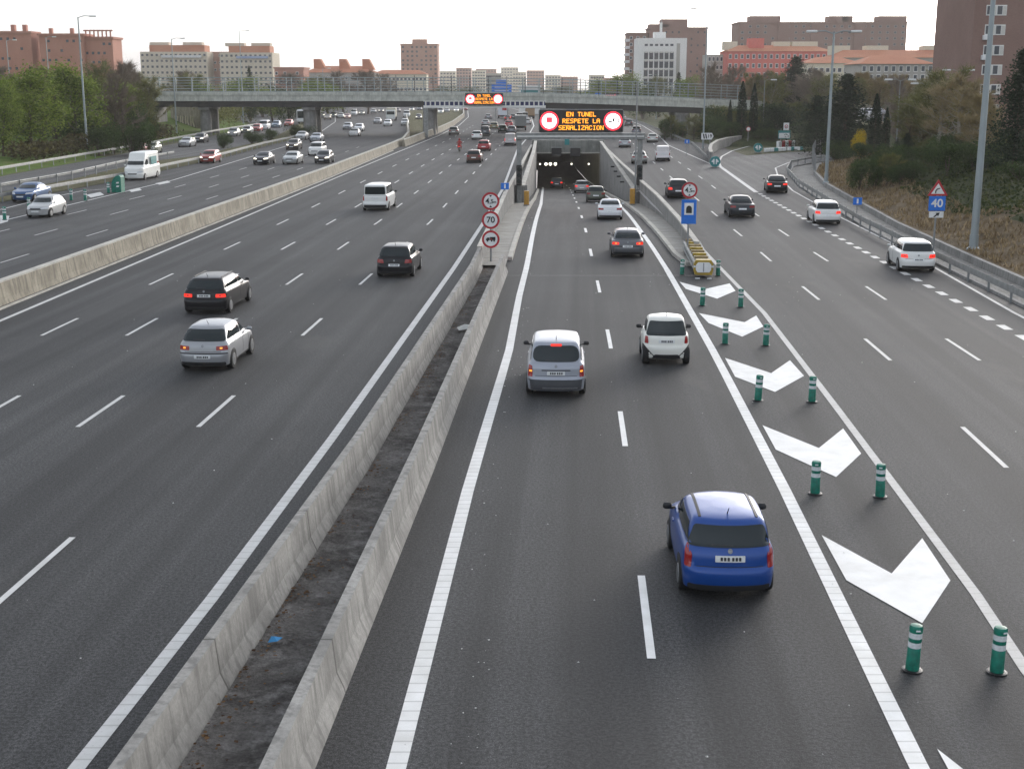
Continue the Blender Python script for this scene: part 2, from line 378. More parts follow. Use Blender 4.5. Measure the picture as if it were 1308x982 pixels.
railR = [(17.8, 5), (20.77, 52.2), (21.4, 67), (22.26, 82.9), (23.76, 99), (25.49, 117), (28.0, 134), (31.0, 146.5), (36, 156), (44, 164.5), (56, 171)]
wallR = [(p[0]+1.6+(.008*p[1]), p[1]-(p[1]-120)*.05*(p[1] > 120)) for p in railR]
bigwall = [(-22.6, 5), (-21.4, 53.7), (-20.6, 76.4), (-19.7, 100), (-18.6, 128.5), (-17.2, 184), (-16.9, 205), (-18.2, 232), (-20.6, 262), (-24.5, 310), (-31, 390)]
wall2 = [(-16.1, 196), (-14.9, 236), (-14.0, 262), (-13.4, 300), (-13.9, 380), (-17.5, 480)]
nearrail = W2([(-90, 262), (0, 247), (160, 220), (220, 207), (284, 195), (334, 182), (377, 173)], .75)+[(-48, 330), (-60, 420)]
midrail = W2([(-90, 254), (0, 236), (89, 221), (161, 205)], .75)+W2([(230, 193)], .75)
farrail = W2([(-90, 229), (0, 214.4), (145, 190), (202, 180), (278, 166), (330, 158)], .75)+[(-92, 420)]
for P in (nearrail, midrail, farrail): P.sort(key=lambda p: p[1])
Eso = [(-36.3, 40), (-34.33, 87.4), (-32.6, 126), (-34.0, 208), (-37.5, 260), (-44, 330), (-56, 420)]
E1 = [(-27.4, 40), (-26.31, 66.5), (-25.74, 78.6), (-24.96, 92.2), (-24.3, 108), (-23.0, 150), (-22.6, 200), (-25, 250), (-30, 310), (-40, 400)]
E2 = [(-30.2, 40), (-29.03, 79), (-28.34, 92), (-27.3, 108), (-26.2, 150), (-26.3, 200), (-29.2, 250), (-35, 310), (-45.5, 400)]

# ------------------------------------------------------------------ ground, roads
rows = [-30, 3, 20, 40, 62]+list(range(66, 182, 4))+[182, 200, 230, 260, 300, 340, 400, 480, 620]
def sheet(left, right, hole, z, ys):
    mb = MB()
    for a, b in zip(ys, ys[1:]):
        if hole and a >= 62 and b <= 182:
            for l0, l1, r0, r1 in ((left(a), left(b), polyX(bar1, a), polyX(bar1, b)), (polyX(rbar, a), polyX(rbar, b), right(a), right(b))):
                mb.add([(l0, a, z), (r0, a, z), (r1, b, z), (l1, b, z)], [(0, 1, 2, 3)])
        else:
            mb.add([(left(a), a, z), (right(a), a, z), (right(b), b, z), (left(b), b, z)], [(0, 1, 2, 3)])
    return mb
g = sheet(lambda y: -1500, lambda y: 1500, True, -.06, [-100]+rows+[900, 1500, 2600])
g.build('ground', MT['ground'], kind='structure')
def rightlim(y):
    if y < 150: return polyX(railR, min(y, 146))+.9 if y < 134 else 30
    if y < 205: return 30+(y-150)*.02
    return polyX(Rmain, y)+1.6
ysr = [r for r in rows if r >= 3]
road = sheet(lambda y: polyX(nearrail, y)-.2, rightlim, True, 0.0, ysr).build('road', MT['road'], kind='structure')
# tunnel road
mb = MB(); ys = [62]+list(range(66, 340, 3))
for a, b in zip(ys, ys[1:]):
    lo = lambda y: polyX(kerbL, y)-.3 if y < 182 else polyX(kerbL, 182)-.3+(y-182)*.02
    hi = lambda y: polyX(kerbR, y)+.3 if y < 182 else polyX(kerbR, 182)+.3+(y-182)*.02
    l0, l1 = lo(a), lo(b)
    if b <= 182: l0, l1 = min(l0, polyX(bar1, a)+.3), min(l1, polyX(bar1, b)+.3); 
    h0, h1 = (max(hi(a), polyX(rbar, a)), max(hi(b), polyX(rbar, b))) if b <= 182 else (hi(a), hi(b))
    mb.add([(l0, a, zt(a)+.003), (h0, a, zt(a)+.003), (h1, b, zt(b)+.003), (l1, b, zt(b)+.003)], [(0, 1, 2, 3)])
troad = mb.build('tunnel_road', MT['road2'], kind='structure')
# exit ramp surface beyond the split
rampP = [(22.5, 118), (23.6, 130), (25.5, 144), (29, 160), (35, 172), (48, 182), (75, 190)]
mb = MB(); vs, fs = ribbon([(24.0, 110), (25.0, 132), (28.2, 150), (33, 164), (42, 175), (60, 184), (90, 189)], 12.5, .004, None, 3); mb.add(vs, fs)
ramp = mb.build('exit_ramp', MT['road3'], kind='structure')
# service road
mb = MB()
mid = lambda y: polyX(midrail, y); far_ = lambda y: polyX(farrail, y)
ys = list(range(60, 430, 10))
for a, b in zip(ys, ys[1:]):
    f = lambda y: (far_(y)+.8, mid(y)-.5 if y < 170 else polyX(nearrail, y)-4.2)
    (l0, r0), (l1, r1) = f(a), f(b)
    mb.add([(l0, a, .0), (r0, a, .0), (r1, b, .0), (l1, b, .0)], [(0, 1, 2, 3)])
mb.build('service_road', MT['road3'], kind='structure')
# grass verge between service road and motorway
mb = MB()
for a, b in zip(ys, ys[1:]):
    f = lambda y: ((mid(y)-.4 if y < 170 else polyX(nearrail, y)-4.2), polyX(nearrail, y)-.3)
    (l0, r0), (l1, r1) = f(a), f(b)
    if r0-l0 > .2: mb.add([(l0, a, .03), (r0, a, .03), (r1, b, .03), (l1, b, .03)], [(0, 1, 2, 3)])
mb.build('verge', MT['verge'], kind='structure')
mb = MB()
for a, b in zip([225, 262, 300, 340, 390], [262, 300, 340, 390, 470]):
    f = lambda y: (polyX(bigwall, y)+.4, polyX(wall2, y)-.4)
    (l0, r0), (l1, r1) = f(a), f(b); mb.add([(l0, a, .02), (r0, a, .02), (r1, b, .3), (l1, b, .3)], [(0, 1, 2, 3)])
mb.build('median_grass', MT['verge'], kind='structure')
# dirt between the two barriers
mb = MB(); ys = [2+2*i for i in range(33)]
N = 7
for i, a in enumerate(ys):
    for k in range(N+1):
        t = k/N; x0, x1 = polyX(bar1, a)+.2, polyX(bar2, a)-.2; x = x0+(x1-x0)*t
        mb.v.append((x, a, .015+.07*noise.noise((x*1.3, a*.8, 0))*(0 < k < N)+.03))
for i in range(len(ys)-1):
    for k in range(N):
        o = i*(N+1)+k; mb.f.append((o, o+1, o+N+2, o+N+1)); mb.m.append(0)
mb.build('median_dirt', MT['dirt'], smooth=60, kind='structure')
mb = MB()
for i in range(1500):
    y = random.uniform(6, 66); x0, x1 = polyX(bar1, y)+.28, polyX(bar2, y)-.28
    t = abs(random.gauss(0, .16)) if random.random() < .7 else random.random()
    if t > 1 or noise.noise((x0, y*.6, 3)) < -.1: continue
    x = x0+(x1-x0)*t; a = random.random()*6.28; s = random.uniform(.012, .045)
    z = .075+random.random()*.02
    mb.add([(x+s*math.cos(a+q), y+s*math.sin(a+q), z+random.uniform(0, .02)) for q in (0, 1.5, 3.1, 4.6)], [(0, 1, 2, 3)])
mb.build('dead_leaves', MT['litterleaf'], kind='stuff', label='scattered dead leaves and grit on the dirt between the two barriers', cat='leaves')
# painted markings
def marking(name, P, w, mat, dz=.008, parent=None, zf=None, step=3.0):
    vs, fs = ribbon(P, w, dz, zf, step); return MB().add(vs, fs).build(name, MT[mat], parent)
def clip(P, y0, y1, step=4):
    n = max(1, int((y1-y0)/step)); return [(polyX(P, y0+(y1-y0)*i/n), y0+(y1-y0)*i/n) for i in range(n+1)]
marking('edge_line', Redge, .24, 'edge', parent=road); marking('edge_line', Ledge, .2, 'line', parent=road)
marking('edge_line', clip(tunL, 4, 64), .27, 'freshrib', parent=road); marking('edge_line', clip(tunL, 64, 187, 3), .27, 'fresh', parent=troad, zf=zt)
marking('edge_line', clip(tunR, 4, 64), .27, 'freshrib', parent=road); marking('edge_line', clip(tunR, 64, 187, 3), .25, 'fresh', parent=troad, zf=zt)
marking('edge_line', chevR+[(10.6, 72), (10.75, 100), (11.6, 140), (13.4, 182)], .2, 'old', parent=road)
marking('edge_line', Eso, .18, 'line', parent=road)
marking('edge_line', [(p[0]+.05, p[1]) for p in RRe], .16, 'line', dz=.012, parent=road)
marking('edge_line', Rmain, .2, 'line', dz=.012, parent=road)
marking('edge_line', W2([(921, 214), (918, 207), (922, 200), (935, 193), (955, 187.5), (985, 183)]), .25, 'line', dz=.014, parent=road)
def dashes(name, P, starts, L, w, mat, parent=None, zf=None):
    mb = MB()
    for s in starts:
        q = [(polyX(P, s), s), (polyX(P, s+L/2), s+L/2), (polyX(P, s+L), s+L)]
        vs, fs = ribbon(q, w, .008, zf, 2); mb.add(vs, fs)
    return mb.build(name, MT[mat], parent)
rl = [9, 21.3, 33.6, 46.6, 59, 72, 85.2, 97.5]+[110+12.5*i for i in range(16)]
def lane(fr):
    out = []
    for y in (4, 48, 87.5, 150, 237, 310, 400):
        a = .0 if y < 60 else 1.0
        f = fr[0]+(fr[1]-fr[0])*a; l, r_ = polyX(Ledge, y), polyX(Redge, y); out.append((l+(r_-l)*f, y))
    return out
for fr, mtl in (((.173, .2), 'line'), ((.366, .393), 'line'), ((.56, .58), 'line'), ((.766, .787), 'line')):
    dashes('lane_line', lane(fr), rl, 3.6, .13, mtl, road)
dashes('lane_line', tdash, [6.7+12.5*i for i in range(5)], 3.6, .14, 'fresh', road)
dashes('lane_line', tdash, [69.2+12.5*i for i in range(14)], 3.2, .16, 'fresh', troad, zt)
rr = [17.3, 29.8, 42.2, 54.7, 67.1, 78.6, 90.8]+[103.2+12.5*i for i in range(16)]
dashes('lane_line', R1, rr, 3.8, .13, 'line', road); dashes('lane_line', R2, rr, 3.8, .13, 'line', road)
dashes('exit_line', Rexit, [17+2.05*i for i in range(46)], 1.0, .34, 'line', road)
marking('gore_line', W2([(966, 246), (945, 231), (920, 213)]), .4, 'line', dz=.012, parent=road)
for st_, P in (((66.5, 78.6, 92.2, 104.5, 117, 129.5, 142, 154.5, 167, 180, 192), E1), ((66.5, 79, 92, 104.5, 117, 129.5, 142, 154.5, 167, 180), E2), ((66.5, 79, 92, 104.5, 117, 129.5, 142), [(p[0]-3.05, p[1]) for p in E2])):
    dashes('lane_line', P, st_, 3.6, .12, 'old', road)
# chevrons in the gore in front of the tunnel wall
def chevron(px):
    v = [tuple(gp(x, y, .01)) for x, y in px]
    return MB().add(v, [(0, 1, 4, 5), (1, 2, 3, 4)]).build('chevron_marking', MT['fresh'], road)
CH = [[(1049.5,683),(1139,732),(1178,687),(1214,741),(1178,795.4),(1081,740.5)], [(974,543),(1046,572),(1077,547),(1100,579),(1068,609),(991,574)],
      [(926,457),(985,476.5),(1009,460),(1027,480),(990,500.5),(939,481)], [(893,400),(951,411.5),(966,403),(975,417),(948,430),(905,412.5)], [(868,360),(901.5,369),(932,362),(939.5,371.5),(916,381.5),(876,369)]]
for c in CH: chevron(c)
a = [gp(*p) for p in CH[0]]; b_ = [gp(*p) for p in CH[1]]
v = [tuple(p+(p-q)*1.0+Vector((0, 0, .01))) for p, q in zip(a, b_)]
MB().add(v, [(0, 1, 4, 5), (1, 2, 3, 4)]).build('chevron_marking', MT['fresh'], road)
# cracks, sealed joints and grit on the asphalt
mb = MB()
for i in range(420):
    y = 10+random.random()**1.6*80; x = random.choice([random.uniform(-16, -5), random.uniform(-1.5, 7.5), random.uniform(-1.5, -.9)+.03*y, random.uniform(9, 18)]); q = random.uniform(.008, .03); a = random.random()*6
    if polyX(bar1, y)-.3 < x < polyX(bar2, y)+.3: continue
    mb.add([(x+q*math.cos(a+k), y+q*math.sin(a+k), .006+.5*q) for k in (0, 2.1, 4.2)]+[(x, y, .006+q)], [(0, 1, 3), (1, 2, 3), (2, 0, 3)])
mb.build('road_grit', MT['paper'], kind='stuff', label='tiny pale stones and scraps scattered over the asphalt', cat='grit')
# left gore paint
for q in ([(110, 249), (128, 245.5), (133, 249), (116, 252.5)], [(164, 243), (178, 240), (181, 243), (168, 245.5)], [(198, 234.5), (214, 231), (218, 233), (204, 236)], [(0, 275), (12, 276), (10, 283), (0, 286)]):
    MB().add([tuple(gp(x, y, .009)) for x, y in q], [(0, 1, 2, 3)]).build('gore_stripe', MT['line'], road)
marking('edge_line', W2([(0, 268), (40, 258), (105, 244), (160, 240)]), .16, 'line', dz=.008, parent=road)

# ------------------------------------------------------------------ concrete barriers and walls
jersey = [(-.26, 0), (.26, 0), (.24, .08), (.14, .32), (.085, .86), (-.085, .86), (-.14, .32), (-.24, .08)]
def wall(name, P, prof, mat, label, cat, zf=None, cap=None, step=4, group=None):
    vs, fs = sweep(P, prof, zf, step)
    o = MB().add(vs, fs).build(name, MT[mat], label=label, cat=cat, group=group)
    if cap:
        vs, fs = sweep(P, cap, zf, step); MB().add(vs, fs).build('coping', MT['coping'], o)
    return o
b1 = [p for p in bar1 if p[1] < 62]; b1.append((polyX(bar1, 66), 66))
wall('concrete_barrier', b1, jersey, 'conc', 'long grey concrete barrier on the left side of the dirt strip, streaked with dark stains', 'barrier', step=3, group='concrete barriers beside the dirt strip')
wall('concrete_barrier', bar2, jersey, 'conc', 'long grey concrete barrier on the right of the dirt strip, beside the tunnel lanes', 'barrier', step=3, group='concrete barriers beside the dirt strip')
lo_ = lambda y: min(0, zt(y)-.2)
wall('parapet_wall', clip(bar1, 66, 181.5), [(-.16, -.1), (.16, lo_), (.12, .84), (-.12, .84)], 'grey', 'grey parapet wall with pale top between the left carriageway and the tunnel ramp', 'wall', cap=[(-.14, .842), (.14, .842), (.14, .93), (-.14, .93)])
P = clip(rbar, polyX([(p[1], p[0]) for p in rbar], 0) if False else rbar[0][1], 181.5)
wall('parapet_wall', P, [(-.16, lo_), (.16, -.1), (.12, .76), (-.12, .76)], 'grey', 'grey parapet wall with pale top between the tunnel ramp and the right carriageway', 'wall', cap=[(-.15, .762), (.15, .762), (.15, .86), (-.15, .86)])
wtop = lambda y: .2+(y-115)/67*1.15
TL = [(.92, 115.4), (2.6, 160), (3.25, 182)]; TR = [(10.75, 113.5), (11.6, 150), (12.25, 182)]
wb = lambda y: zt(y)-.3
wall('ramp_wall', TL, [(-.15, wb), (.15, wb), (.15, wtop), (-.15, wtop)], 'grey', 'grey concrete wall rising along the left side of the sunken ramp to the tunnel mouth', 'wall', cap=[(-.2, lambda y: wtop(y)+.002), (.2, lambda y: wtop(y)+.002), (.2, lambda y: wtop(y)+.1), (-.2, lambda y: wtop(y)+.1)], step=3)
wtop2 = lambda y: -.15+(y-113)/69*1.45
wall('ramp_wall', TR, [(-.15, wb), (.15, wb), (.15, wtop2), (-.15, wtop2)], 'grey', 'grey concrete wall rising along the right side of the sunken ramp to the tunnel mouth', 'wall', cap=[(-.2, lambda y: wtop2(y)+.002), (.2, lambda y: wtop2(y)+.002), (.2, lambda y: wtop2(y)+.1), (-.2, lambda y: wtop2(y)+.1)], step=3)
# sloping pavements beside the ramp, ledges above the walls
def band(name, fl, fr_, zl, zr, y0, y1, mat, step=3, **kw):
    mb = MB(); n = int((y1-y0)/step)
    for i in range(n+1):
        y = y0+(y1-y0)*i/n; mb.v += [(fl(y), y, zl(y)), (fr_(y), y, zr(y))]
    for i in range(n): mb.f.append((2*i, 2*i+1, 2*i+3, 2*i+2)); mb.m.append(0)
    return mb.build(name, MT[mat], **kw)
band('pavement', lambda y: polyX(bar1, y)+.15, lambda y: polyX(kerbL, y)-.1, lambda y: zt(y)+.16, lambda y: zt(y)+.16, 64.5, 118, 'slab', kind='structure')
band('pavement', lambda y: polyX(kerbR, y)+.1, lambda y: polyX(rbar, y)-.15, lambda y: zt(y)+.16, lambda y: zt(y)+.16, 66.5, 118, 'slab', kind='structure')
band('ledge', lambda y: polyX(bar1, y)+.15, lambda y: polyX(TL, y)-.14, lambda y: .3, lambda y: wtop(y)-.03, 116, 182, 'grey', kind='structure')
band('ledge', lambda y: polyX(TR, y)+.14, lambda y: polyX(rbar, y)-.14, lambda y: wtop2(y)-.03, lambda y: .2, 114, 182, 'grey', kind='structure')
MB().box((.6, 115.6, -.6), (1.5, .3, 1.8)).build('ledge_end', MT['grey'], kind='structure')
MB().box((11.1, 113.8, -.7), (1.1, .3, 1.6)).build('ledge_end', MT['grey'], kind='structure')
for P, s_, lab in ((kerbL, 1, 'low pale kerb along the left edge of the tunnel ramp'), (kerbR, -1, 'low pale kerb along the right edge of the tunnel ramp')):
    y0 = P[0][1]
    wall('kerb', clip(P, y0, 170), [(-.13, -.2), (.13, -.2), (.11, .2), (-.13, .2)], 'coping', lab, 'kerb', zf=zt)
bw = wall('concrete_wall', bigwall, [(-.3, -.05), (.34, -.05), (.25, .25), (.16, .90), (-.14, .90)], 'wallc', 'long tan concrete wall with dark stains dividing the two directions of traffic', 'wall', step=5)
vs, fs = sweep(bigwall, [(-.155, .902), (.175, .902), (.175, .97), (-.155, .97)], None, 5); MB().add(vs, fs).build('coping', MT['coping'], bw)
vs, fs = sweep([(p[0]+.62, p[1]) for p in bigwall if p[1] < 190], [(-.05, 0), (.05, 0), (.05, .07), (-.05, .07)], None, 5); MB().add(vs, fs).build('cable_duct', MT['coping'], bw)
wall('concrete_wall', wall2, [(-.3, -.05), (.34, -.05), (.25, .25), (.14, 1.0), (-.14, 1.0)], 'wallc', 'tan concrete wall that starts before the bridge pier, beside the left lanes', 'wall', step=5, cap=[(-.15, 1.002), (.15, 1.002), (.15, 1.06), (-.15, 1.06)])
Einner = [(-19.4, 232), (-22.6, 262), (-27, 310), (-34.5, 390)]

# ------------------------------------------------------------------ tunnel portal and lining
t = thing('tunnel_portal', 'grey concrete tunnel mouth with a blank lintel above the dark opening', 'tunnel', (7.75, 182, 0))
MB().box((0, .75, .63), (9.9, 1.5, 1.76)).build('lintel', MT['portal'], t)
MB().box((0, -.05, -.2), (8.9, .14, .16)).build('lintel_edge', MT['coping'], t)
for x in (-4.75, 4.75): MB().box((x, .75, -3.0), (.6, 1.5, 5.4)).build('jamb', MT['portal'], t)
mb = MB()
for a, b in zip(range(183, 330, 6), range(189, 336, 6)):
    l0, r0 = 3.3+(a-182)*.02-7.75, 12.2+(a-182)*.02-7.75; l1, r1 = l0+.12, r0+.12
    za, zb_ = zt(a), zt(b); ya, yb = a-182+.5, b-182+.5
    ca, cb = za+4.75, zb_+4.75
    mb.add([(l0, ya, za-.1), (l0, ya, ca), (l1, yb, cb), (l1, yb, zb_-.1), (r0, ya, za-.1), (r0, ya, ca), (r1, yb, cb), (r1, yb, zb_-.1)], [(0, 1, 2, 3), (4, 7, 6, 5), (1, 5, 6, 2)])
mb.add([(-5, 150, -12), (9, 150, -12), (9, 150, -3), (-5, 150, -3)], [(0, 1, 2, 3)])
mb.build('lining', MT['tun'], t)
for px, (w, h) in ((711, (1.5, 1.3)), (735, (1.5, 1.3))):
    p = at(px, 195, 181.3)
    s = MB().box((p.x-7.75, -.5, p.z+.1), (1.35, .5, 1.3), ch=.06).build('lane_signal', MT['board'], t)
    MB().box((p.x-7.75, -.85, p.z+.68), (1.55, .5, .1)).build('hood', MT['galv'], s)
for px, r_ in ((689.8, .13), (697.4, .24), (703, .24), (709.4, .24), (730, .13), (752, .13), (762, .12)):
    p = at(px, 209.7, 200)
    MB().lathe((p.x-7.75, 18, p.z), [(.02, -r_), (r_*.8, -r_*.6), (r_, 0), (r_*.8, r_*.6), (.02, r_)], 10, axis='z').build('tunnel_lamp', MT['tlamp'], t, smooth=60)
for i in range(4):
    y = 128+i*6; x = polyX(TR, y)-.3
    tag(MB().box((x, y, wtop2(y)-.45), (.5, .35, .16), ch=.03).build('cable_bracket', MT['dark']), 'dark bracket bolted to the right wall of the tunnel ramp, %s of four' % ['nearest', 'second nearest', 'third nearest', 'farthest'][i], 'bracket', 'brackets on the ramp wall')

# ------------------------------------------------------------------ gantries with LED boards
LED = ['EN TUNEL', 'RESPETE LA', 'SEÑALIZACION']
FONT = {'E': (31, 16, 16, 30, 16, 16, 31), 'N': (17, 25, 25, 21, 19, 19, 17), 'T': (31, 4, 4, 4, 4, 4, 4), 'U': (17, 17, 17, 17, 17, 17, 14), 'L': (16, 16, 16, 16, 16, 16, 31), 'R': (30, 17, 17, 30, 20, 18, 17),
        'S': (15, 16, 16, 14, 1, 1, 30), 'P': (30, 17, 17, 30, 16, 16, 16), 'A': (14, 17, 17, 31, 17, 17, 17), 'Ñ': (31, 17, 25, 25, 21, 19, 17), 'I': (14, 4, 4, 4, 4, 4, 14), 'Z': (31, 1, 2, 4, 8, 16, 31), 'C': (14, 17, 16, 16, 16, 17, 14), 'O': (14, 17, 17, 17, 17, 17, 14)}
def led_board(parent, x0, x1, z0, z1, y, lines, truck=True):
    w, h = x1-x0, z1-z0; cx, cz = (x0+x1)/2, (z0+z1)/2
    bd = MB().box((cx, y, cz), (w, .5, h), ch=.12).build('panel', MT['board'], parent)
    mbf = MB()
    for a, b, c, d in ((cx, z1-.03, w-.2, .06), (cx, z0+.03, w-.2, .06)): mbf.box((a, y-.252, b), (c, .03, d))
    for a in (x0+.03, x1-.03): mbf.box((a, y-.252, cz), (.06, .03, h-.2))
    mbf.build('panel_frame', MT['galv'], bd)
    cw = w*.0446; dx = cw/6.0; dz = h*.19/7
    for i, ln in enumerate(lines):
        cur = cx-cw*len(ln)/2; zt_ = cz+h*(.285-.285*i)+3.5*dz
        for wd in ln.split(' '):
            mb = MB()
            for c_i, ch in enumerate(wd):
                for r_, row_ in enumerate(FONT[ch]):
                    run = None
                    for k in range(6):
                        on = k < 5 and (row_ >> (4-k)) & 1
                        if on and run is None: run = k
                        if not on and run is not None:
                            xa, xb = c_i*cw+run*dx, c_i*cw+k*dx
                            mb.box(((xa+xb)/2+.5*dx, 0, zt_-(r_+.5)*dz), (xb-xa+.002, .012, dz*1.01)); run = None
            o = mb.build('led_lettering', MT['led'], bd); o.location = (cur, y-.262, 0); cur += cw*(len(wd)+1)
    for k, x in enumerate((x0+h*.46, x1-h*.46)):
        r = h*.40
        ring = MB().prism(disc(r, 0, 0, 32, x, cz), y-.275, y-.255).build('led_ring', MT['ledred'], bd)
        MB().prism(disc(r*.80, 0, 0, 32, x, cz), y-.29, y-.277).build('led_disc', MT['ledwhite'], ring)
        if k == 0:
            MB().box((x, y-.297, cz+.12*r), (r*.62, .01, r*.55)).build('led_square', MT['ledred'], ring)
        else:
            MB().box((x-.32*r, y-.297, cz-.06*r), (r*.4, .01, r*.14)).box((x+.05*r, y-.297, cz+.1*r), (r*.2, .01, r*.35)).box((x+.38*r, y-.297, cz+.22*r), (r*.5, .01, r*.07)).box((x+.38*r, y-.297, cz-.12*r), (r*.5, .01, r*.07)).box((x+.6*r, y-.297, cz+.05*r), (r*.09, .01, r*.38)).build('led_truck', MT['board'], ring)
    return bd
GY = 115.0
t = thing('message_gantry', 'steel gantry over the tunnel ramp with a large black amber LED message board', 'gantry', (6, GY, 0))
for x, zb_ in ((.62-6, -1.4), (11.15-6, -1.4)):
    MB().box((x, 0, (zb_+4.3)/2), (.42, .42, 4.3-zb_), ch=.04).build('leg', MT['galv'], t)
bm = MB().box((-.05, 0, 4.58), (11.2, .8, .55), ch=.03).build('beam', MT['galv'], t)
MB().box((-.05, -.42, 4.58), (11.0, .02, .1)).build('beam_stripe', MT['bwhite'], bm)
led_board(t, 2.3-6, 9.65-6, 4.88, 6.88, -.25, LED)
s = MB().box((724*0+at(724, 180, GY).x-6, -.45, 4.1), (.42, .05, .5)).build('plaque', MT['teal'], t)
for px, lab in ((663, 'left'), (817, 'right')):
    p = at(px, 224, GY-.5)
    q = thing('traffic_light', 'black three lamp traffic light on the %s leg of the tunnel gantry' % lab, 'traffic light', (p.x, GY-.42, 0), 0, 'traffic lights on the tunnel gantry')
    hs = MB().box((0, 0, p.z), (.5, .35, 1.75), ch=.05).build('housing', MT['black'], q)
    for k in range(3):
        MB().lathe((0, -.19, p.z+.52-.52*k), [(.17, .02), (.17, -.02), (.1, -.03)], 14, axis='y').build('lens', MT['glass'], q)
        MB().tube([(-.18, -.2, p.z+.6-.52*k), (-.1, -.3, p.z+.72-.52*k), (.1, -.3, p.z+.72-.52*k), (.18, -.2, p.z+.6-.52*k)], .03, 5).build('visor', MT['black'], q)
for px, py0, py1, lab in ((672.5, 244, 263, 'left'), (807.5, 241, 262, 'right')):
    p = pt(px, py1, .16); h = at(px, py0, p.y).z-p.z
    q = thing('control_cabinet', 'orange control cabinet at the foot of the %s gantry leg' % lab, 'cabinet', (p.x, p.y, p.z), 0, 'orange cabinets by the gantry')
    c = MB().box((0, 0, h/2), (.42, .45, h), ch=.03).build('casing', MT['orange'], q)
    MB().box((0, -.235, h/2), (.34, .02, h*.85)).build('door', MT['orange'], q)
    MB().box((0, 0, .06), (.5, .52, .12)).build('plinth', MT['grey'], q)
p = at(811, 200, 113); mb = MB().tube([(10.62, 113.0, -.9), (10.62, 113.0, 9.2)], [.08, .05], 8)
t = thing('aerial_mast', 'thin dark mast beside the right leg of the tunnel gantry', 'mast', (10.62, 113.0, -1.2)); mb.v = [(a-10.62, b-113.0, c+1.2) for a, b, c in mb.v]
mb.build('shaft', MT['post'], t); MB().box((0, 0, .15), (.3, .3, .3)).build('base', MT['grey'], t)
# far gantry before the bridge
GY2 = 228.0
t = thing('message_gantry', 'white lattice gantry in front of the bridge with a small amber LED message board', 'gantry', (0, GY2, 0))
xa, xb = at(541, 134, GY2).x, at(697, 134, GY2).x; za = at(600, 138, GY2).z; zb_ = at(600, 130, GY2).z
bm = MB().box(((xa+xb)/2, 0, za+.2), (xb-xa, .7, .4)).build('beam', MT['bwhite'], t)
mb = MB(); n = 26
for i in range(n): mb.box((xa+(xb-xa)*(i+.5)/n, -.3, (za+zb_)/2+.2), (.22, .1, zb_-za-.3))
mb.box(((xa+xb)/2, 0, zb_+.05), (xb-xa, .7, .12)).build('lattice', MT['bwhite'], t)
MB().box(((xa+xb)/2, .1, (za+zb_)/2+.2), (xb-xa-.2, .1, zb_-za-.35)).build('back_panel', plain('navy_panel', (.03, .04, .14), .6), t)
for x in (xa+.35, xb-.35): MB().box((x, 0, za/2), (.75, .75, za), ch=.06).build('leg', MT['galv'], t)
led_board(t, at(594, 120, GY2).x, at(643, 120, GY2).x, at(600, 134.5, GY2).z, at(600, 119, GY2).z, -.55, LED)
# far signs seen above the bridge deck
def far_board(px0, px1, py0, py1, Y, name, label, cat, mat, led=None):
    a, b = at(px0, py1, Y), at(px1, py0, Y)
    t = thing(name, label, cat, ((a.x+b.x)/2, Y, 0)); w, h = b.x-a.x, b.z-a.z; cz = (a.z+b.z)/2
    bd = MB().box((0, 0, cz), (w, .3, h), ch=.05).build('panel', MT[mat], t)
    for s in (-.3, .3): MB().tube([(w*s, .3, -.1), (w*s, .3, cz)], .14, 8).build('leg', MT['galv'], t)
    if led:
        mb = MB()
        for i in range(led): mb.box((-w*.42+w*.84*(i+.5)/led, -.17, cz+(.1*h if i % 2 else -.05*h)), (w*.5/led, .02, h*.42))
        mb.build('led_digits', MT['ledred'], bd)
    return t, bd, w, h, cz
far_board(698, 710, 119.5, 126, 360, 'led_sign', 'small distant red LED sign above the bridge deck, left one of the two', 'led sign', 'board', 6)
far_board(769, 791, 119.5, 126.5, 300, 'led_sign', 'small distant red LED sign on the right of the little blue sign above the bridge', 'led sign', 'board', 7)
t_, bd, w, h, cz = far_board(760, 767, 119, 127, 300.5, 'information_sign', 'small bright blue sign beside the right distant red LED sign', 'sign', 'blue')
MB().box((0, -.17, cz), (w*.3, .02, h*.5)).build('pictogram', MT['white'], bd)
t_, bd, w, h, cz = far_board(628, 653.5, 108.5, 124, 330, 'direction_sign', 'large distant blue direction sign with stepped top above the bridge', 'road sign', 'blue')
MB().box((0, 0, cz+h/2+.6), (w*.55, .3, 1.15), ch=.05).build('top_panel', MT['blue'], bd)
for k in range(3): MB().box((0, -.17, cz-h*.3+h*.3*k), (w*.7, .02, h*.05)).build('stripe', MT['white'], bd)

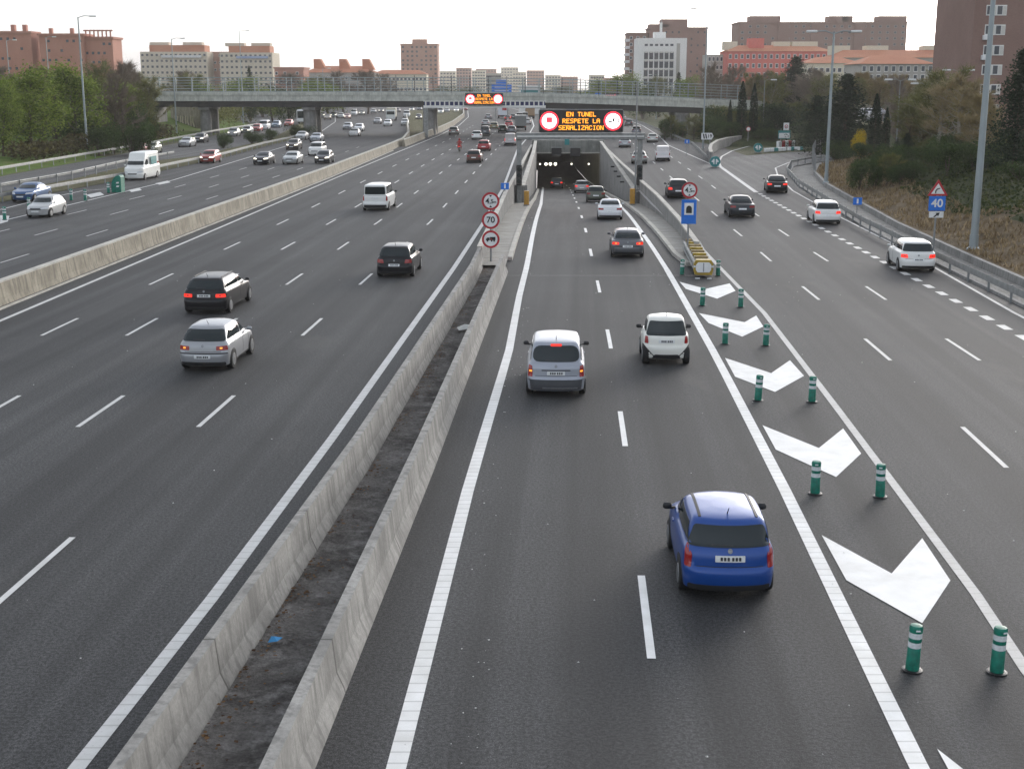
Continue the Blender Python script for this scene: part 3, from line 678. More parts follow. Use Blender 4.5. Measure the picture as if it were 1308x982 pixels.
# ------------------------------------------------------------------ road signs
def sign_disc(parent, z, r, what, y=-.06):
    d = MB().prism(disc(r, 0, 0, 36, 0, z), y-.02, y).build('disc', MT['red'], parent)
    MB().prism(disc(r*.76, 0, 0, 36, 0, z), y-.027, y-.021).build('face', MT['white'], d)
    if what == '70': text('70', r*.95, MT['black'], (0, y-.036, z), d)
    elif what == '4,5m':
        text('4', r*.85, MT['black'], (-r*.36, y-.036, z), d); text(',5', r*.66, MT['black'], (r*.1, y-.036, z-.02), d); text('m', r*.42, MT['black'], (r*.48, y-.036, z-.04), d)
        for s in (1, -1): MB().prism([(-r*.17, z+s*r*.68), (r*.17, z+s*r*.68), (0, z+s*r*.46)], y-.036, y-.028).build('arrow', MT['black'], d)
    elif what == 'truck':
        mb = MB().prism([(-r*.55, z-.05*r), (-r*.5, z+.08*r), (-r*.38, z+.2*r), (-r*.12, z+.2*r), (-r*.12, z-.12*r), (-r*.55, z-.12*r)], y-.036, y-.028)
        mb.box((r*.22, y-.032, z+r*.08), (r*.62, .008, r*.36))
        for x in (-.36, .1, .38): mb.prism(disc(r*.1, 0, 0, 12, r*x, z-.18*r), y-.038, y-.03)
        mb.build('truck_pictogram', MT['black'], d)
        MB().prism([(0, z+.14*r), (.22*r, z-.04*r), (0, z-.04*r)], y-.046, y-.04).build('red_mark', MT['red'], d)
p = gp(627, 338); y = p.y
t = thing('speed_sign_post', 'grey post with three round red rimmed signs, 4,5 m, 70 and no trucks', 'road sign', (p.x, y, 0))
zs = [at(625.5, q, y).z for q in (257, 281, 305.5)]
MB().tube([(0, 0, 0), (0, 0, zs[0]+.2)], .05, 10).build('post', MT['post'], t, smooth=40)
MB().box((0, 0, .06), (.3, .3, .12)).build('base_plate', MT['grey'], t)
for z, w in zip(zs, ('4,5m', '70', 'truck')): sign_disc(t, z, .45, w)
p = pt(878, 326, .16); y = p.y
t = thing('tunnel_sign_post', 'grey post with a round 4,5 m sign above a tall blue tunnel sign', 'road sign', (p.x, y, p.z))
z1 = at(881, 243, y).z-p.z; za, zb_ = at(880, 286, y).z-p.z, at(880, 255, y).z-p.z
MB().tube([(0, 0, -.1), (0, 0, z1+.2)], .05, 10).build('post', MT['post'], t, smooth=40)
MB().box((0, 0, .03), (.34, .34, .06)).build('base_plate', MT['grey'], t)
sign_disc(t, z1, .42, '4,5m')
w = .78; bd = MB().box((0, -.07, (za+zb_)/2), (w, .03, zb_-za), ch=.01).build('blue_panel', MT['blue'], t)
MB().box((0, -.09, zb_-.48), (w*.62, .012, .62)).build('white_square', MT['white'], bd)
zc = zb_-.56
arch = [(-.15, zc-.14), (.15, zc-.14)]+[(.15*math.cos(k*PI/10), zc+.08+.17*math.sin(k*PI/10)) for k in range(11)]
MB().prism(arch, -.108, -.098).build('tunnel_symbol', MT['black'], bd)
p = gp(1192, 320); y = p.y
t = thing('bend_sign_post', 'post with a triangular bend warning, a blue 40 sign and a small arrow plate', 'road sign', (p.x, y, 0))
z0, z1 = at(1195, 250, y).z, at(1195, 229, y).z; zb_, zc = at(1195, 278, y).z, at(1195, 269.5, y).z
MB().tube([(0, 0, 0), (0, 0, z1-.2)], .05, 10).build('post', MT['post'], t, smooth=40)
hw = .56
tr = MB().prism([(-hw, z0), (hw, z0), (0, z1)], -.08, -.055).build('warning_triangle', MT['red'], t)
MB().prism([(-hw*.66, z0+.1), (hw*.66, z0+.1), (0, z1-.22)], -.088, -.081).build('triangle_face', MT['white'], tr)
MB().tube([(-.13, -.094, z0+.14), (-.12, -.094, z0+.27), (-.05, -.094, z0+.36), (.1, -.094, z0+.4)], [.035, .035, .035, .03], 6).build('bend_arrow', MT['black'], tr)
bd = MB().box((0, -.07, (z0-.02+zc)/2), (.92, .03, z0-.04-zc), ch=.01).build('blue_panel', MT['blue'], t)
text('40', .62, MT['white'], (0, -.095, (z0-.02+zc)/2), bd, sx=1.05)
pl_ = MB().box((0, -.07, (zb_+zc)/2-.02), (.8, .03, zc-zb_-.03), ch=.01).build('arrow_plate', MT['white'], t)
zz = (zb_+zc)/2-.02
MB().prism([(-.16, zz-.12), (-.1, zz-.14), (.06, zz-.02), (.1, zz-.1), (.18, zz+.12), (-.06, zz+.1), (0, zz+.04)], -.096, -.088).build('arrow', MT['black'], pl_)
# arrow exit sign
p = gp(903, 192); y = p.y
t = thing('exit_arrow_sign', 'white arrow shaped exit sign on two posts in the gore of the exit ramp', 'road sign', (p.x, y, 0))
a, b = at(895, 178.5, y), at(911, 170, y); w = (b.x-a.x)/2; z0, z1 = a.z, b.z
bd = MB().prism([(-w, z0), (w*.72, z0), (w, (z0+z1)/2), (w*.72, z1), (-w, z1)], -.05, 0).build('arrow_panel', MT['white'], t)
for s in (-.6, .45): MB().tube([(s*w, .05, 0), (s*w, .05, z1-.1)], .05, 8).build('post', MT['post'], t)
for k in range(2):
    x = -w*.62+k*.36*w; MB().prism([(x-.13, z1-.12), (x+.06, z1-.12), (x+.2, z0+.12), (x+.01, z0+.12)], -.058, -.052).build('slanted_bar', MT['black'], bd)
text('19', (z1-z0)*.72, MT['black'], (w*.36, -.056, (z0+z1)/2), bd)
# round green arrow boards at the split
for i, (px, py, r_, lab) in enumerate(((913, 214.5, 6.6, 'round green board with white double arrow at the nose of the exit split'), (968, 195.5, 5.6, 'round green board with white arrow beside the white road blocks on the exit ramp'))):
    p = gp(px, py); y = p.y; r = r_*y/F/1.0
    t = thing('arrow_board', lab, 'road sign', (p.x, y, 0), 0, 'green arrow boards')
    bd = MB().prism(disc(r, 0, 0, 28, 0, r+.1), -.12, .12).build('board', MT['teal'], t)
    for s in (-1, 1):
        c = r+.1
        MB().prism([(s*.12*r, c-.5*r), (s*.32*r, c-.5*r), (s*.32*r, c-.2*r), (s*.75*r, c), (s*.32*r, c+.5*r), (s*.12*r, c+.5*r)][::s], -.135, -.122).build('white_arrow', MT['white'], bd)
    MB().box((0, 0, .06), (r*1.5, .7, .12)).build('base', MT['grey'], t)
# signs and road blocks on the ramp
p = gp(1001, 187); y = p.y
t = thing('panel_sign', 'pale green panel sign under a white sign with a red ring, beyond the exit ramp', 'road sign', (p.x, y, 0))
a, b = at(993, 177.5, y), at(1009, 167, y); cx = 0
bd = MB().box((0, -.05, (a.z+b.z)/2), (b.x-a.x, .08, b.z-a.z), ch=.02).build('green_panel', MT['teal'], t)
MB().box((0, -.1, (a.z+b.z)/2-.12), (b.x-a.x-.2, .02, (b.z-a.z)*.62)).build('white_field', MT['white'], bd)
a, b = at(999.5, 166.5, y), at(1007, 157, y); w = MB().box((.25, -.05, (a.z+b.z)/2), (b.x-a.x, .08, b.z-a.z)).build('white_panel', MT['white'], t)
MB().prism(disc(.26, 0, 0, 20, .25, (a.z+b.z)/2), -.115, -.095).build('red_ring', MT['red'], w)
MB().prism(disc(.17, 0, 0, 20, .25, (a.z+b.z)/2), -.125, -.117).build('ring_centre', MT['white'], w)
for s in (-.5, .5): MB().tube([(s, 0, 0), (s, 0, 2.6)], .05, 8).build('post', MT['post'], t)
p = gp(955, 186); y = p.y
t = thing('round_sign', 'small round white sign with red rim before the bushes past the exit wall', 'road sign', (p.x, y, 0))
z = at(955, 165, y).z; MB().tube([(0, 0, 0), (0, 0, z)], .05, 8).build('post', MT['post'], t); sign_disc(t, z, .36, '')
def block(p0, p1, h, label, mats):
    d = p1-p0; L = d.length; a = math.atan2(d.y, d.x); t = thing('road_barrier', label, 'road barrier', ((p0+p1)/2), a, 'road blocks on the exit ramp')
    n = 5
    for i in range(n): MB().box((-L/2+L*(i+.5)/n, 0, h/2), (L/n-.04, .45, h), ch=.05).build('block', MT[mats[i % len(mats)]], t)
block(gp(977, 194.5), gp(1003, 192.8), .5, 'row of low white and green road blocks on the exit ramp, nearer row', ('white', 'white', 'teal'))
block(gp(1006, 192.6), gp(1025, 192.2), .5, 'row of white road blocks ending at the right of the exit ramp', ('white', 'teal', 'white'))
block(gp(993, 189.5), gp(1014, 188.2), 1.0, 'taller row of red and white road blocks below the pale green panel sign', ('white', 'red'))
# small blue kilometre plates
for px, py0, py1, num, lab in ((1094, 277, 257, '2', 'small blue numbered plate on a post behind the right guardrail'), (645, 260, 238, '3', 'small blue numbered plate above the left parapet wall of the ramp'), (877, 199, 181, '1', 'small blue numbered plate by the far right guardrail under the bridge')):
    p = gp(px, py0); y = p.y; z = at(px, py1, y).z
    t = thing('number_plate_post', lab, 'marker', (p.x, y, 0), 0, 'small blue marker plates')
    MB().tube([(0, 0, 0), (0, 0, z)], .035, 8).build('post', MT['post'], t)
    b = MB().box((0, -.05, z), (.62, .03, .5), ch=.01).build('plate', MT['blue'], t)
    MB().box((0, -.07, z), (.12, .01, .32)).build('mark', MT['white'], b)

# ------------------------------------------------------------------ green bollards, crash cushion, green nose marker
def bollard():
    t = thing('flexible_bollard', 'x', 'bollard')
    MB().lathe((0, 0, 0), [(.125, .0), (.125, .015), (.105, .02), (.10, .40), (.093, .41), (.093, .45), (.10, .46), (.10, .58), (.093, .585), (.093, .6), (.10, .61), (.105, .71), (.09, .745), (.04, .755)], 20).build('body', MT['green'], t, smooth=40)
    for z in (.435, .59): MB().lathe((0, 0, z), [(.1015, -.045), (.1015, .045)], 20).build('reflective_band', MT['refl'], t, smooth=40)
    MB().box((0, -.104, .685), (.07, .012, .028), ch=.004).build('reflector', MT['refl'], t)
    MB().lathe((0, 0, 0), [(.16, .0), (.16, .012), (.13, .02)], 18).build('foot', MT['black'], t)
    return t
B = bollard(); n = 0
order = ['nearest', 'second nearest', 'third nearest', 'fourth nearest', 'fifth nearest', 'farthest']
places = ['below the largest white chevron', 'below the second largest chevron', 'below the third chevron from the camera', 'below the fourth chevron from the camera', 'below the smallest chevron', 'beside the yellow crash cushion']
bl = [(1165, 857), (1273, 860), (1041, 632), (1124, 636), (968, 513), (1037, 515), (926, 441), (978, 443), (897, 392), (946, 394), (871, 353), (917, 354)]
for i, (px, py) in enumerate(bl):
    o = B if i == 0 else copy_tree(B)
    o.location = gp(px, py-2, .012); o.rotation_euler = (random.gauss(0, .025), random.gauss(0, .025), random.uniform(-.4, .4))
    o['label'] = '%s green banded bollard of the pair %s' % (['left', 'right'][i % 2], places[i//2]); o['group'] = 'green bollards in the striped gore'
for px, py, lab in ((6, 281, 'leftmost green bollard of the left gore at the frame edge'), (37, 268, 'green bollard between the blue sedan and the silver hatchback in the left gore'), (91, 256, 'green bollard just behind the silver hatchback in the left gore'), (109, 256.5, 'green bollard right of the one behind the silver hatchback, left gore'), (138.5, 246.5, 'green bollard directly left of the big green nose marker')):
    o = copy_tree(B); o.location = gp(px, py, .012); o['label'] = lab; o['group'] = 'green bollards in the left gore'; o.scale = (1.15, 1.15, 1.2)
p = gp(151, 245.5)
t = thing('gore_marker', 'big green half round nose marker with small white arrow marks at the left gore', 'road marker', (p.x, p.y, 0), R(-4))
prof = [(-.55, 0), (.55, 0), (.55, 1.15)]+[(.55-1.1*(1-math.cos(k*PI/16)), 1.15+.3*math.sin(k*PI/8)*.6) for k in range(1, 8)]+[(-.55, .85)]
MB().prism([(-.42, 0), (.42, 0), (.44, 1.28), (.34, 1.42), (.18, 1.44), (-.04, 1.34), (-.24, 1.12), (-.38, .82), (-.43, .5)], -.4, .5).build('body', MT['green'], t)
for z in (.45, .75): MB().prism([(.0, z), (.22, z), (.28, z+.13), (.06, z+.13)], -.415, -.402).build('arrow_mark', MT['white'], t)
p0, p1 = gp(898, 354), pt(883, 322, .1); d = Vector((p1.x-p0.x, p1.y-p0.y, 0)); L = d.length; a = -math.atan2(d.x, d.y)
t = thing('crash_cushion', 'yellow and silver crash cushion with a white panel on its blunt nose', 'crash cushion', (p0.x, p0.y, 0), a)
NB = 8
for i in range(NB):
    yy = .35+(L-.5)*i/(NB-1)
    MB().box((0, yy, .44), (.66, .28, .76), ch=.03).build('rib', MT['tan'] if i % 2 else MT['yellow'], t)
for i in range(NB-1):
    yy = .35+(L-.5)*(i+.5)/(NB-1); MB().box((0, yy, .40), (.62, .3, .68)).build('absorber_box', MT['post'], t)
for s in (-1, 1):
    mb = MB()
    for z in (.62, .34): mb.tube([(s*.38, .1, z), (s*.40, L*.5, z), (s*.42, L, z)], .075, 6)
    mb.box((s*.36, L/2, .48), (.04, L-.1, .42)).build('side_rail', MT['galv'], t)
mb = MB().prism([(-.40, .12), (.40, .12), (.46, .3), (.46, .64), (.36, .82), (-.36, .82), (-.46, .64), (-.46, .3)], -.12, .2)
ns = mb.build('nose', MT['yellow'], t)
MB().prism([(-.28, .24), (.28, .24), (.36, .36), (.36, .6), (.26, .72), (-.26, .72), (-.36, .6), (-.36, .36)], -.14, -.122).build('nose_panel', MT['white'], ns)
MB().box((0, -.145, .48), (.05, .01, .42)).build('nose_mark', MT['signback'], ns)
for s in (-1, 1): MB().box((s*.42, -.128, .52), (.1, .012, .09)).build('reflector', MT['refl'], ns)
MB().box((-.3, -.55, .02), (.22, .16, .04)).box((.25, -.62, .02), (.2, .12, .04)).build('anchor_plate', MT['refl'], t)
tag(MB().add([(-1.95+a_, 47+b_, .12+c_) for a_, b_, c_ in ((0, 0, 0), (.5, .2, .05), (.45, .6, .1), (-.1, .5, .02), (.2, .3, .18))], [(0, 1, 4), (1, 2, 4), (2, 3, 4), (3, 0, 4)]).build('scrap_paper', MT['paper']), 'crumpled white scrap lying in the dirt strip by the right barrier', 'litter')
p = gp(350, 818, .1)
tag(MB().add([tuple(p+Vector(q)) for q in ((-.09, -.07, 0), (.07, -.09, .03), (.1, .06, 0), (-.06, .09, .04), (0, 0, .08), (.14, .02, .05))], [(0, 1, 4), (1, 5, 4), (5, 2, 4), (2, 3, 4), (3, 0, 4)]).build('litter', MT['litter']), 'crumpled bright blue litter in the dirt strip between the barriers', 'litter')

# ------------------------------------------------------------------ guardrails
WB = [(-.02, .47), (.04, .49), (.06, .55), (.0, .60), (.0, .63), (.06, .68), (.04, .74), (-.01, .76), (-.03, .62)]
def guardrail(P, label, y0, y1, gap=4.0, side=1, h=0.0, posts=True, mat='galv', name='guardrail', prof=None):
    P = clip(P, y0, y1, 4) if isinstance(P[0], tuple) and y0 is not None else P
    o = P[len(P)//2]; t = thing(name, label, 'guardrail', (o[0], o[1], 0))
    Q = [(p[0]-o[0], p[1]-o[1]) for p in P]
    vs, fs = sweep(Q, [(a*side, b+h) for a, b in (prof or WB)], None, 3); MB().add(vs, fs).build('beam', MT[mat], t, smooth=50)
    if posts:
        pm = MB().box((.09*side, 0, (.76+h)/2), (.09, .07, .76+h)).mesh('post', MT['post']); acc = 0; k = 0
        for a, b in zip(Q, Q[1:]):
            L = math.dist(a, b)
            while acc < L and k < 100:
                f = acc/L; q = link('post', pm, t); q.location = (a[0]+(b[0]-a[0])*f, a[1]+(b[1]-a[1])*f, 0); acc += gap; k += 1
            acc -= L
    return t
guardrail([p for p in railR if p[1] > 20] if False else [(polyX(railR, 24), 24)]+[p for p in railR if p[1] > 30], 'galvanised guardrail along the right edge of the exit lane and ramp', None, None, 3.0, 1)
wl = [(polyX(wallR, 24), 24)]+[p for p in wallR if p[1] > 30]
wall('retaining_wall', wl[:-2], [(-.14, -.1), (.16, -.1), (.14, .42), (-.1, .42)], 'grey', 'low grey concrete wall at the foot of the brown slope behind the right guardrail', 'wall', cap=None)
mb = MB()
for a, b in zip(wl, wl[1:]):
    pa, pb = (polyX(railR, a[1]) if a[1] < 150 else a[0]-3, a[1]), (polyX(railR, b[1]) if b[1] < 150 else b[0]-3, b[1])
    mb.add([(pa[0]+.25, pa[1], .05), (a[0], a[1], .06), (b[0], b[1], .06), (pb[0]+.25, pb[1], .05)], [(0, 1, 2, 3)])
mb.build('gravel_strip', MT['gravel'], kind='structure')
vs, fs = sweep([(p[0]+.28, p[1]) for p in railR], [(-.1, 0), (.12, 0), (.12, .12), (-.08, .12)], None, 4)
tag(MB().add(vs, fs).build('kerb', MT['grey']), 'low grey kerb under the right guardrail', 'kerb')
guardrail(nearrail, 'galvanised guardrail along the left edge of the oncoming lanes, nearest of three', 70, 330, 4, -1)
guardrail(midrail, 'middle one of the three left guardrails, beside the grass verge', 70, 165, 4, 1, .12)
guardrail(farrail, 'farthest left guardrail, along the outer edge of the service road below the trees', 70, 300, 4, -1, .1)
guardrail(W2([(904, 200), (884, 181.5), (850, 168), (820, 156), (795, 148)], .7), 'pale guardrail on the right of the carriageway leading under the bridge', None, None, 4, 1)
# curved concrete wall of the exit ramp
wp = W2([(908, 208.5), (906.5, 203), (908, 197), (916, 191), (930, 187), (946, 184.5)], 0)
wall('exit_wall', wp, [(-.2, 0), (.2, 0), (.17, 1.25), (-.17, 1.25)], 'grey', 'curved pale concrete wall on the left of the exit ramp', 'wall', cap=[(-.2, 1.252), (.2, 1.252), (.2, 1.33), (-.2, 1.33)])
# chain link fence round the tip of the slope
fp = W2([(1022, 225), (1021, 208), (1026, 199), (1036, 195), (1052, 193.5), (1075, 193)], 0)
fp = [(p[0]+1.5, p[1]) for p in fp]; o = fp[0]
t = thing('mesh_fence', 'dark mesh fence round the tip of the green slope by the exit ramp', 'fence', (o[0], o[1], 0))
mb = MB(); pm = MB().tube([(0, 0, 0), (0, 0, 2.0)], .05, 6).mesh('post', MT['post'])
for a, b in zip(fp, fp[1:]):
    n = max(1, int(math.dist(a, b)/2.5))
    for i in range(n):
        q = link('post', pm, t); q.location = (a[0]+(b[0]-a[0])*i/n-o[0], a[1]+(b[1]-a[1])*i/n-o[1], 0)
    nn = max(2, int(math.dist(a, b)/.3))
    for i in range(nn): x, y = a[0]+(b[0]-a[0])*i/nn-o[0], a[1]+(b[1]-a[1])*i/nn-o[1]; mb.box((x, y, 1.0), (.035, .035, 1.9))
    for z in (.3, .8, 1.3, 1.9): mb.tube([(a[0]-o[0], a[1]-o[1], z), (b[0]-o[0], b[1]-o[1], z)], .025, 4)
mb.build('mesh_panel', MT['dark'], t)

# ------------------------------------------------------------------ banks on both sides
def sdist(P, x, y, side):
    """distance from polyline, positive on the given side (+1 right of its direction)"""
    best = 1e9; sg = 1
    for a, b in zip(P, P[1:]):
        dx, dy = b[0]-a[0], b[1]-a[1]; L2 = dx*dx+dy*dy
        t = max(0, min(1, ((x-a[0])*dx+(y-a[1])*dy)/L2)); px, py = a[0]+dx*t, a[1]+dy*t
        d = math.hypot(x-px, y-py)
        if d < best: best = d; sg = 1 if (dx*(y-a[1])-dy*(x-a[0]))*side < 0 else -1
    return best*sg
BR = [(wl[0][0], -20)]+wl[:-1]+[(54, 174), (75, 181), (140, 190)]
def ss(x): x = max(0, min(1, x)); return x*x*(3-2*x)
def hR(x, y):
    d = sdist(BR, x, y, 1)
    if d <= 0: return -.5
    b = (2.7+2.3*ss((92-y)/40))*ss(d/13)*ss((y+20)/60)*(1-.72*ss((d-19)/12)*ss((y-60)/40))
    return .35+b+.28*noise.noise((x*.22, y*.22, 1))*ss(d/3)+.12*noise.noise((x*.9, y*.9, 4))*ss(d/2)
def hR2(x, y):      # bank behind the exit ramp, up to the bridge deck
    d1 = sdist([(29, 196), (60, 202), (200, 212)], x, y, -1)
    d2 = x-(31+(y-196)*.06)
    d = min(d1, d2)
    if d <= 0: return -.5
    return min(.2+.16*d, 1.0+5.6*ss((y-205)/40)*ss(d/14)+3.0*ss(d/30))+.2*noise.noise((x*.2, y*.2, 9))
def hL(x, y):
    d = sdist([(farrail[0][0], 30)]+farrail, x, y, -1)-1.5
    if d <= 0: return -.5
    m = 6.0*ss((d-5)/16)*ss(1-abs(y-250)/34)
    return .15+min(1.6, .1*d)+m+.25*noise.noise((x*.15, y*.15, 2))
def nearest(P, x, y):
    best = (1e9, 0, 0)
    for a, b in zip(P, P[1:]):
        dx, dy = b[0]-a[0], b[1]-a[1]; t = max(0, min(1, ((x-a[0])*dx+(y-a[1])*dy)/(dx*dx+dy*dy))); px, py = a[0]+dx*t, a[1]+dy*t
        best = min(best, (math.hypot(x-px, y-py), px, py))
    return best
def bank(name, fn, x0, x1, y0, y1, step, mat, line=None):
    nx, ny = int((x1-x0)/step), int((y1-y0)/step); idx = {}; mb = MB()
    for j in range(ny+1):
        for i in range(nx+1):
            x, y = x0+i*step, y0+j*step; h = fn(x, y)
            if h <= 0 and line:
                d, px, py = nearest(line, x, y)
                if d < step*1.5: x, y, h = px, py, .36
            idx[i, j] = (len(mb.v), h); mb.v.append((x, y, h if h > 0 else -.3))
    for j in range(ny):
        for i in range(nx):
            q = [idx[i, j], idx[i+1, j], idx[i+1, j+1], idx[i, j+1]]
            if (min if line else max)(h for _, h in q) > 0: mb.f.append(tuple(k for k, _ in q)); mb.m.append(0)
    return mb.build(name, mat, smooth=70, kind='structure')
edge = lambda x, y: 3.6+2.0*noise.noise((x*.12, y*.10, 7))+max(0, (75-y)*.05)
rb_ = bank('right_bank', hR, 18, 150, 0, 204, 1.5, MT['bank'], BR)
rb_.data.materials.append(MT['scrub'])
for p_ in rb_.data.polygons:
    c_ = p_.center
    if sdist(BR, c_.x, c_.y, 1) > edge(c_.x, c_.y)+.8: p_.material_index = 1
bank('ramp_bank', hR2, 29, 160, 196, 330, 3, MT['scrub']); bank('left_bank', hL, -190, -36, 40, 400, 4, MT['grass'])
def ground_z(x, y): return max(hR(x, y) if (x > 15 and y < 200) else 0, hR2(x, y) if (x > 28 and y > 195) else 0, hL(x, y) if x < -30 else 0, 0)
def onground(px, py):
    dx, dy, dz = ray(px, py); y = 20.0
    while y < 700:
        t = y/dy
        if H+dz*t < ground_z(dx*t, y): break
        y += 1.0 if y < 250 else 3
    t = y/dy; return Vector((dx*t, y, ground_z(dx*t, y)))
def leafq(mb, c, s, up=.0, mi=0):
    u = Vector((random.gauss(0, 1), random.gauss(0, 1), random.gauss(0, 1)*.7)).normalized(); v = u.cross(Vector((random.gauss(0, 1), random.gauss(0, 1), random.gauss(0, 1)))).normalized()
    mb.add([c-u*s, c-v*s*.6, c+u*s, c+v*s*.6], [(0, 1, 2, 3)], mi)
# ground cover: one mass of leaves on the upper slope, one of dry grass on the lower
def cover(name, n, test, s0, s1, mat, label, cat, hmax, blade=False):
    mb = MB(); k = 0; tries = 0
    while k < n and tries < n*14:
        tries += 1
        y = 34+150*random.random()**1.5; x = polyX(wl, y)+random.random()**1.1*30 if y < 165 else random.uniform(40, 75)
        d = sdist(BR, x, y, 1)
        if d < .4 or not test(x, y, d): continue
        z = hR(x, y); s = random.uniform(s0, s1)*(.7+y/150); a = random.random()*6.28; tl = random.uniform(-.5, .5)
        if blade:
            w = s*.22; dx, dy = math.cos(a), math.sin(a); lx, ly = random.uniform(-.6, .6)*s, random.uniform(-.6, .6)*s
            mb.add([(x-dx*w, y-dy*w, z-.05), (x+dx*w, y+dy*w, z-.05), (x+lx, y+ly, z+s*.8)], [(0, 1, 2)])
        else:
            leafq(mb, Vector((x, y, z+random.random()*hmax)), s*.8)
        k += 1
    return mb.build(name, MT[mat], kind='stuff', label=label, cat=cat)
edge = lambda x, y: 3.6+2.0*noise.noise((x*.12, y*.10, 7))+max(0, (75-y)*.05)
cover('ground_cover', 45000, lambda x, y, d: d > edge(x, y)+.6*random.random(), .07, .17, 'ivy', 'dense dark green ground cover over the top of the right hand slope', 'ground cover', .35)
cover('dry_grass', 15000, lambda x, y, d: d < edge(x, y)+1.5 and noise.noise((x*.5, y*.5, 2)) > -.25, .12, .34, 'dry', 'dry brown grass and dead plants on the lower right hand slope', 'dry grass', .2, True)

# ------------------------------------------------------------------ the road bridge
BY = 242.0
bx = [(-72, 0), (-13, 0), (8, -.28), (26, -.85), (46, -1.6)]
def bdrop(x): return (interp(bx, x-4)+interp(bx, x)+interp(bx, x+4))/3
xs = [-72+2*i for i in range(60)]
t = thing('road_bridge', 'long grey road bridge on piers crossing the motorway with a metal railing', 'bridge', (0, BY, 0))
def beam(y0, y1, z0, z1, name, mat, parent, xx=xs):
    mb = MB()
    for x in xx: q = bdrop(x); mb.v += [(x, y0, z0+q), (x, y1, z0+q), (x, y1, z1+q), (x, y0, z1+q)]
    for i in range(len(xx)-1):
        for k in range(4): mb.f.append((4*i+k, 4*i+(k+1) % 4, 4*i+4+(k+1) % 4, 4*i+4+k)); mb.m.append(0)
    n = 4*(len(xx)-1); mb.f += [(0, 1, 2, 3), (n+3, n+2, n+1, n)]; mb.m += [0, 0]
    return mb.build(name, MT[mat], parent)
gx = [x for x in xs if -68 <= x <= 41]
beam(.5, 11, 5.0, 6.25, 'girder', 'girder', t, gx)
dk = beam(0, 12, 6.252, 7.1, 'deck', 'bridge', t); beam(-.12, .25, 7.102, 7.62, 'parapet', 'bridge', dk); beam(11.7, 12.0, 7.102, 7.62, 'parapet', 'bridge', dk); beam(-.02, .3, 6.05, 6.25, 'drip_edge', 'bridge', dk)
for side, yy in ((0, .06), (1, 11.85)):
    rl_ = None; nm = ('front_railing' if not side else 'rear_railing')
    for k in range(6):
        xx = [-70, -50, -30, -13, -6, 0, 8, 16, 26, 36, 42]
        pts = [(x, yy-.05-.045*k, 7.75+k*.50+bdrop(x)) for x in xx]
        o = MB().tube(pts, .055, 6).build('railing_bar', MT['rail'], t)
    pm = MB().box((0, 0, 1.35), (.13, .16, 2.7)).mesh('railing_post', MT['rail'])
    for i in range(38):
        x = -70+3*i; q = link('railing_post', pm, t); q.location = (x, yy, 7.6+bdrop(x)); q.rotation_euler = (R(5) if not side else R(-5), 0, 0)
# dark bent fence posts over the middle spans, on the far side
pm = MB().tube([(0, 0, 0), (0, 0, 2.6), (0, -.5, 3.6)], [.1, .09, .06], 6).mesh('fence_post', MT['dark'])
for i in range(14):
    x = -22+3.5*i; q = link('fence_post', pm, t); q.location = (x, 11.5, 7.1+bdrop(x))
for px, by, w in ((269, 276, 3.0), (400, 276, 3.6), (550, 253, 3.4), (866, 262, 4.0)):
    x = at(px, 160, BY+6).x
    for yy in (2.4, 8.6): MB().lathe((x, yy, 0), [(w*.36, -.2), (w*.33, 5.15+bdrop(x))], 16).build('pier', MT['grey'], t, smooth=40)
    MB().box((x, 5.5, 4.75+bdrop(x)), (w*.66, 9.5, .5)).build('pier_cap', MT['grey'], t)
mb = MB().box((-69, 6, 3.0), (6, 12, 6.1)); mb.build('abutment', MT['grey'], t)
MB().box((44, 6, 2.0), (6, 12, 5.0)).build('abutment', MT['grey'], t)
MB().add([(-66, -.05, 6.2), (-72, -.05, 6.2), (-72, -14, 2.0), (-66.5, -10, 1.8), (-66, -.05, 0), (-66.5, -10, 0)], [(0, 1, 2, 3), (0, 3, 5, 4)]).build('wing_wall', MT['grey'], t)
# painted wall under the bridge
p = at(238, 155, 262)
t = thing('painted_wall', 'tan wall under the left end of the bridge with pale painted letters', 'wall', (p.x, 262, 0), R(-38))
MB().box((0, 0, 2.6), (9.0, .4, 5.2)).build('panel', MT['wallc'], t)
for i, x in enumerate((-2.6, -1.0, .6, 2.2)):
    MB().tube([(x-.5, -.23, .9), (x-.4, -.23, 3.0), (x+.3, -.23, 2.8), (x+.1, -.23, 1.9), (x+.5, -.23, .9)], .17, 6).build('graffiti_letter', MT['cream'], t)

# ------------------------------------------------------------------ lamp posts
def lamppost(px, pyb, py_top, label, heads=1, r=.16, dirs=(-1,), base=None, mat='pole', arm=1.6, group=None):
    p = base or onground(px, pyb); h = at(px, py_top, p.y).z-p.z
    t = thing('lamp_post', label, 'lamp post', tuple(p), 0, group)
    MB().tube([(0, 0, -.2), (0, 0, h*.5), (0, 0, h)], [r, r*.8, r*.5], 12).build('shaft', MT[mat], t, smooth=40)
    MB().lathe((0, 0, -.1), [(r*1.7, 0), (r*1.7, .15), (r*1.15, .25), (r*1.1, .9)], 12).build('base', MT[mat], t)
    for s in dirs:
        MB().tube([(0, 0, h-.1), (s*arm*.5, 0, h+.15), (s*arm, 0, h+.1)], r*.35, 6).build('arm', MT[mat], t)
        MB().box((s*(arm+.35), 0, h+.1), (.95, .36, .2), ch=.06).build('lantern', MT['white'], t)
    return t
lamppost(1243, 322, -60, 'thick tall grey lamp post on the right slope, close behind the bend sign', r=.21, dirs=(-1, 1))
lamppost(1055, 235, 42, 'tall grey lamp post with two lanterns on the slope beside the exit ramp', r=.17, dirs=(-1, 1))
lamppost(898, 190, 12, 'slim pale lamp post in front of the right end of the bridge', r=.13, dirs=(-1,))
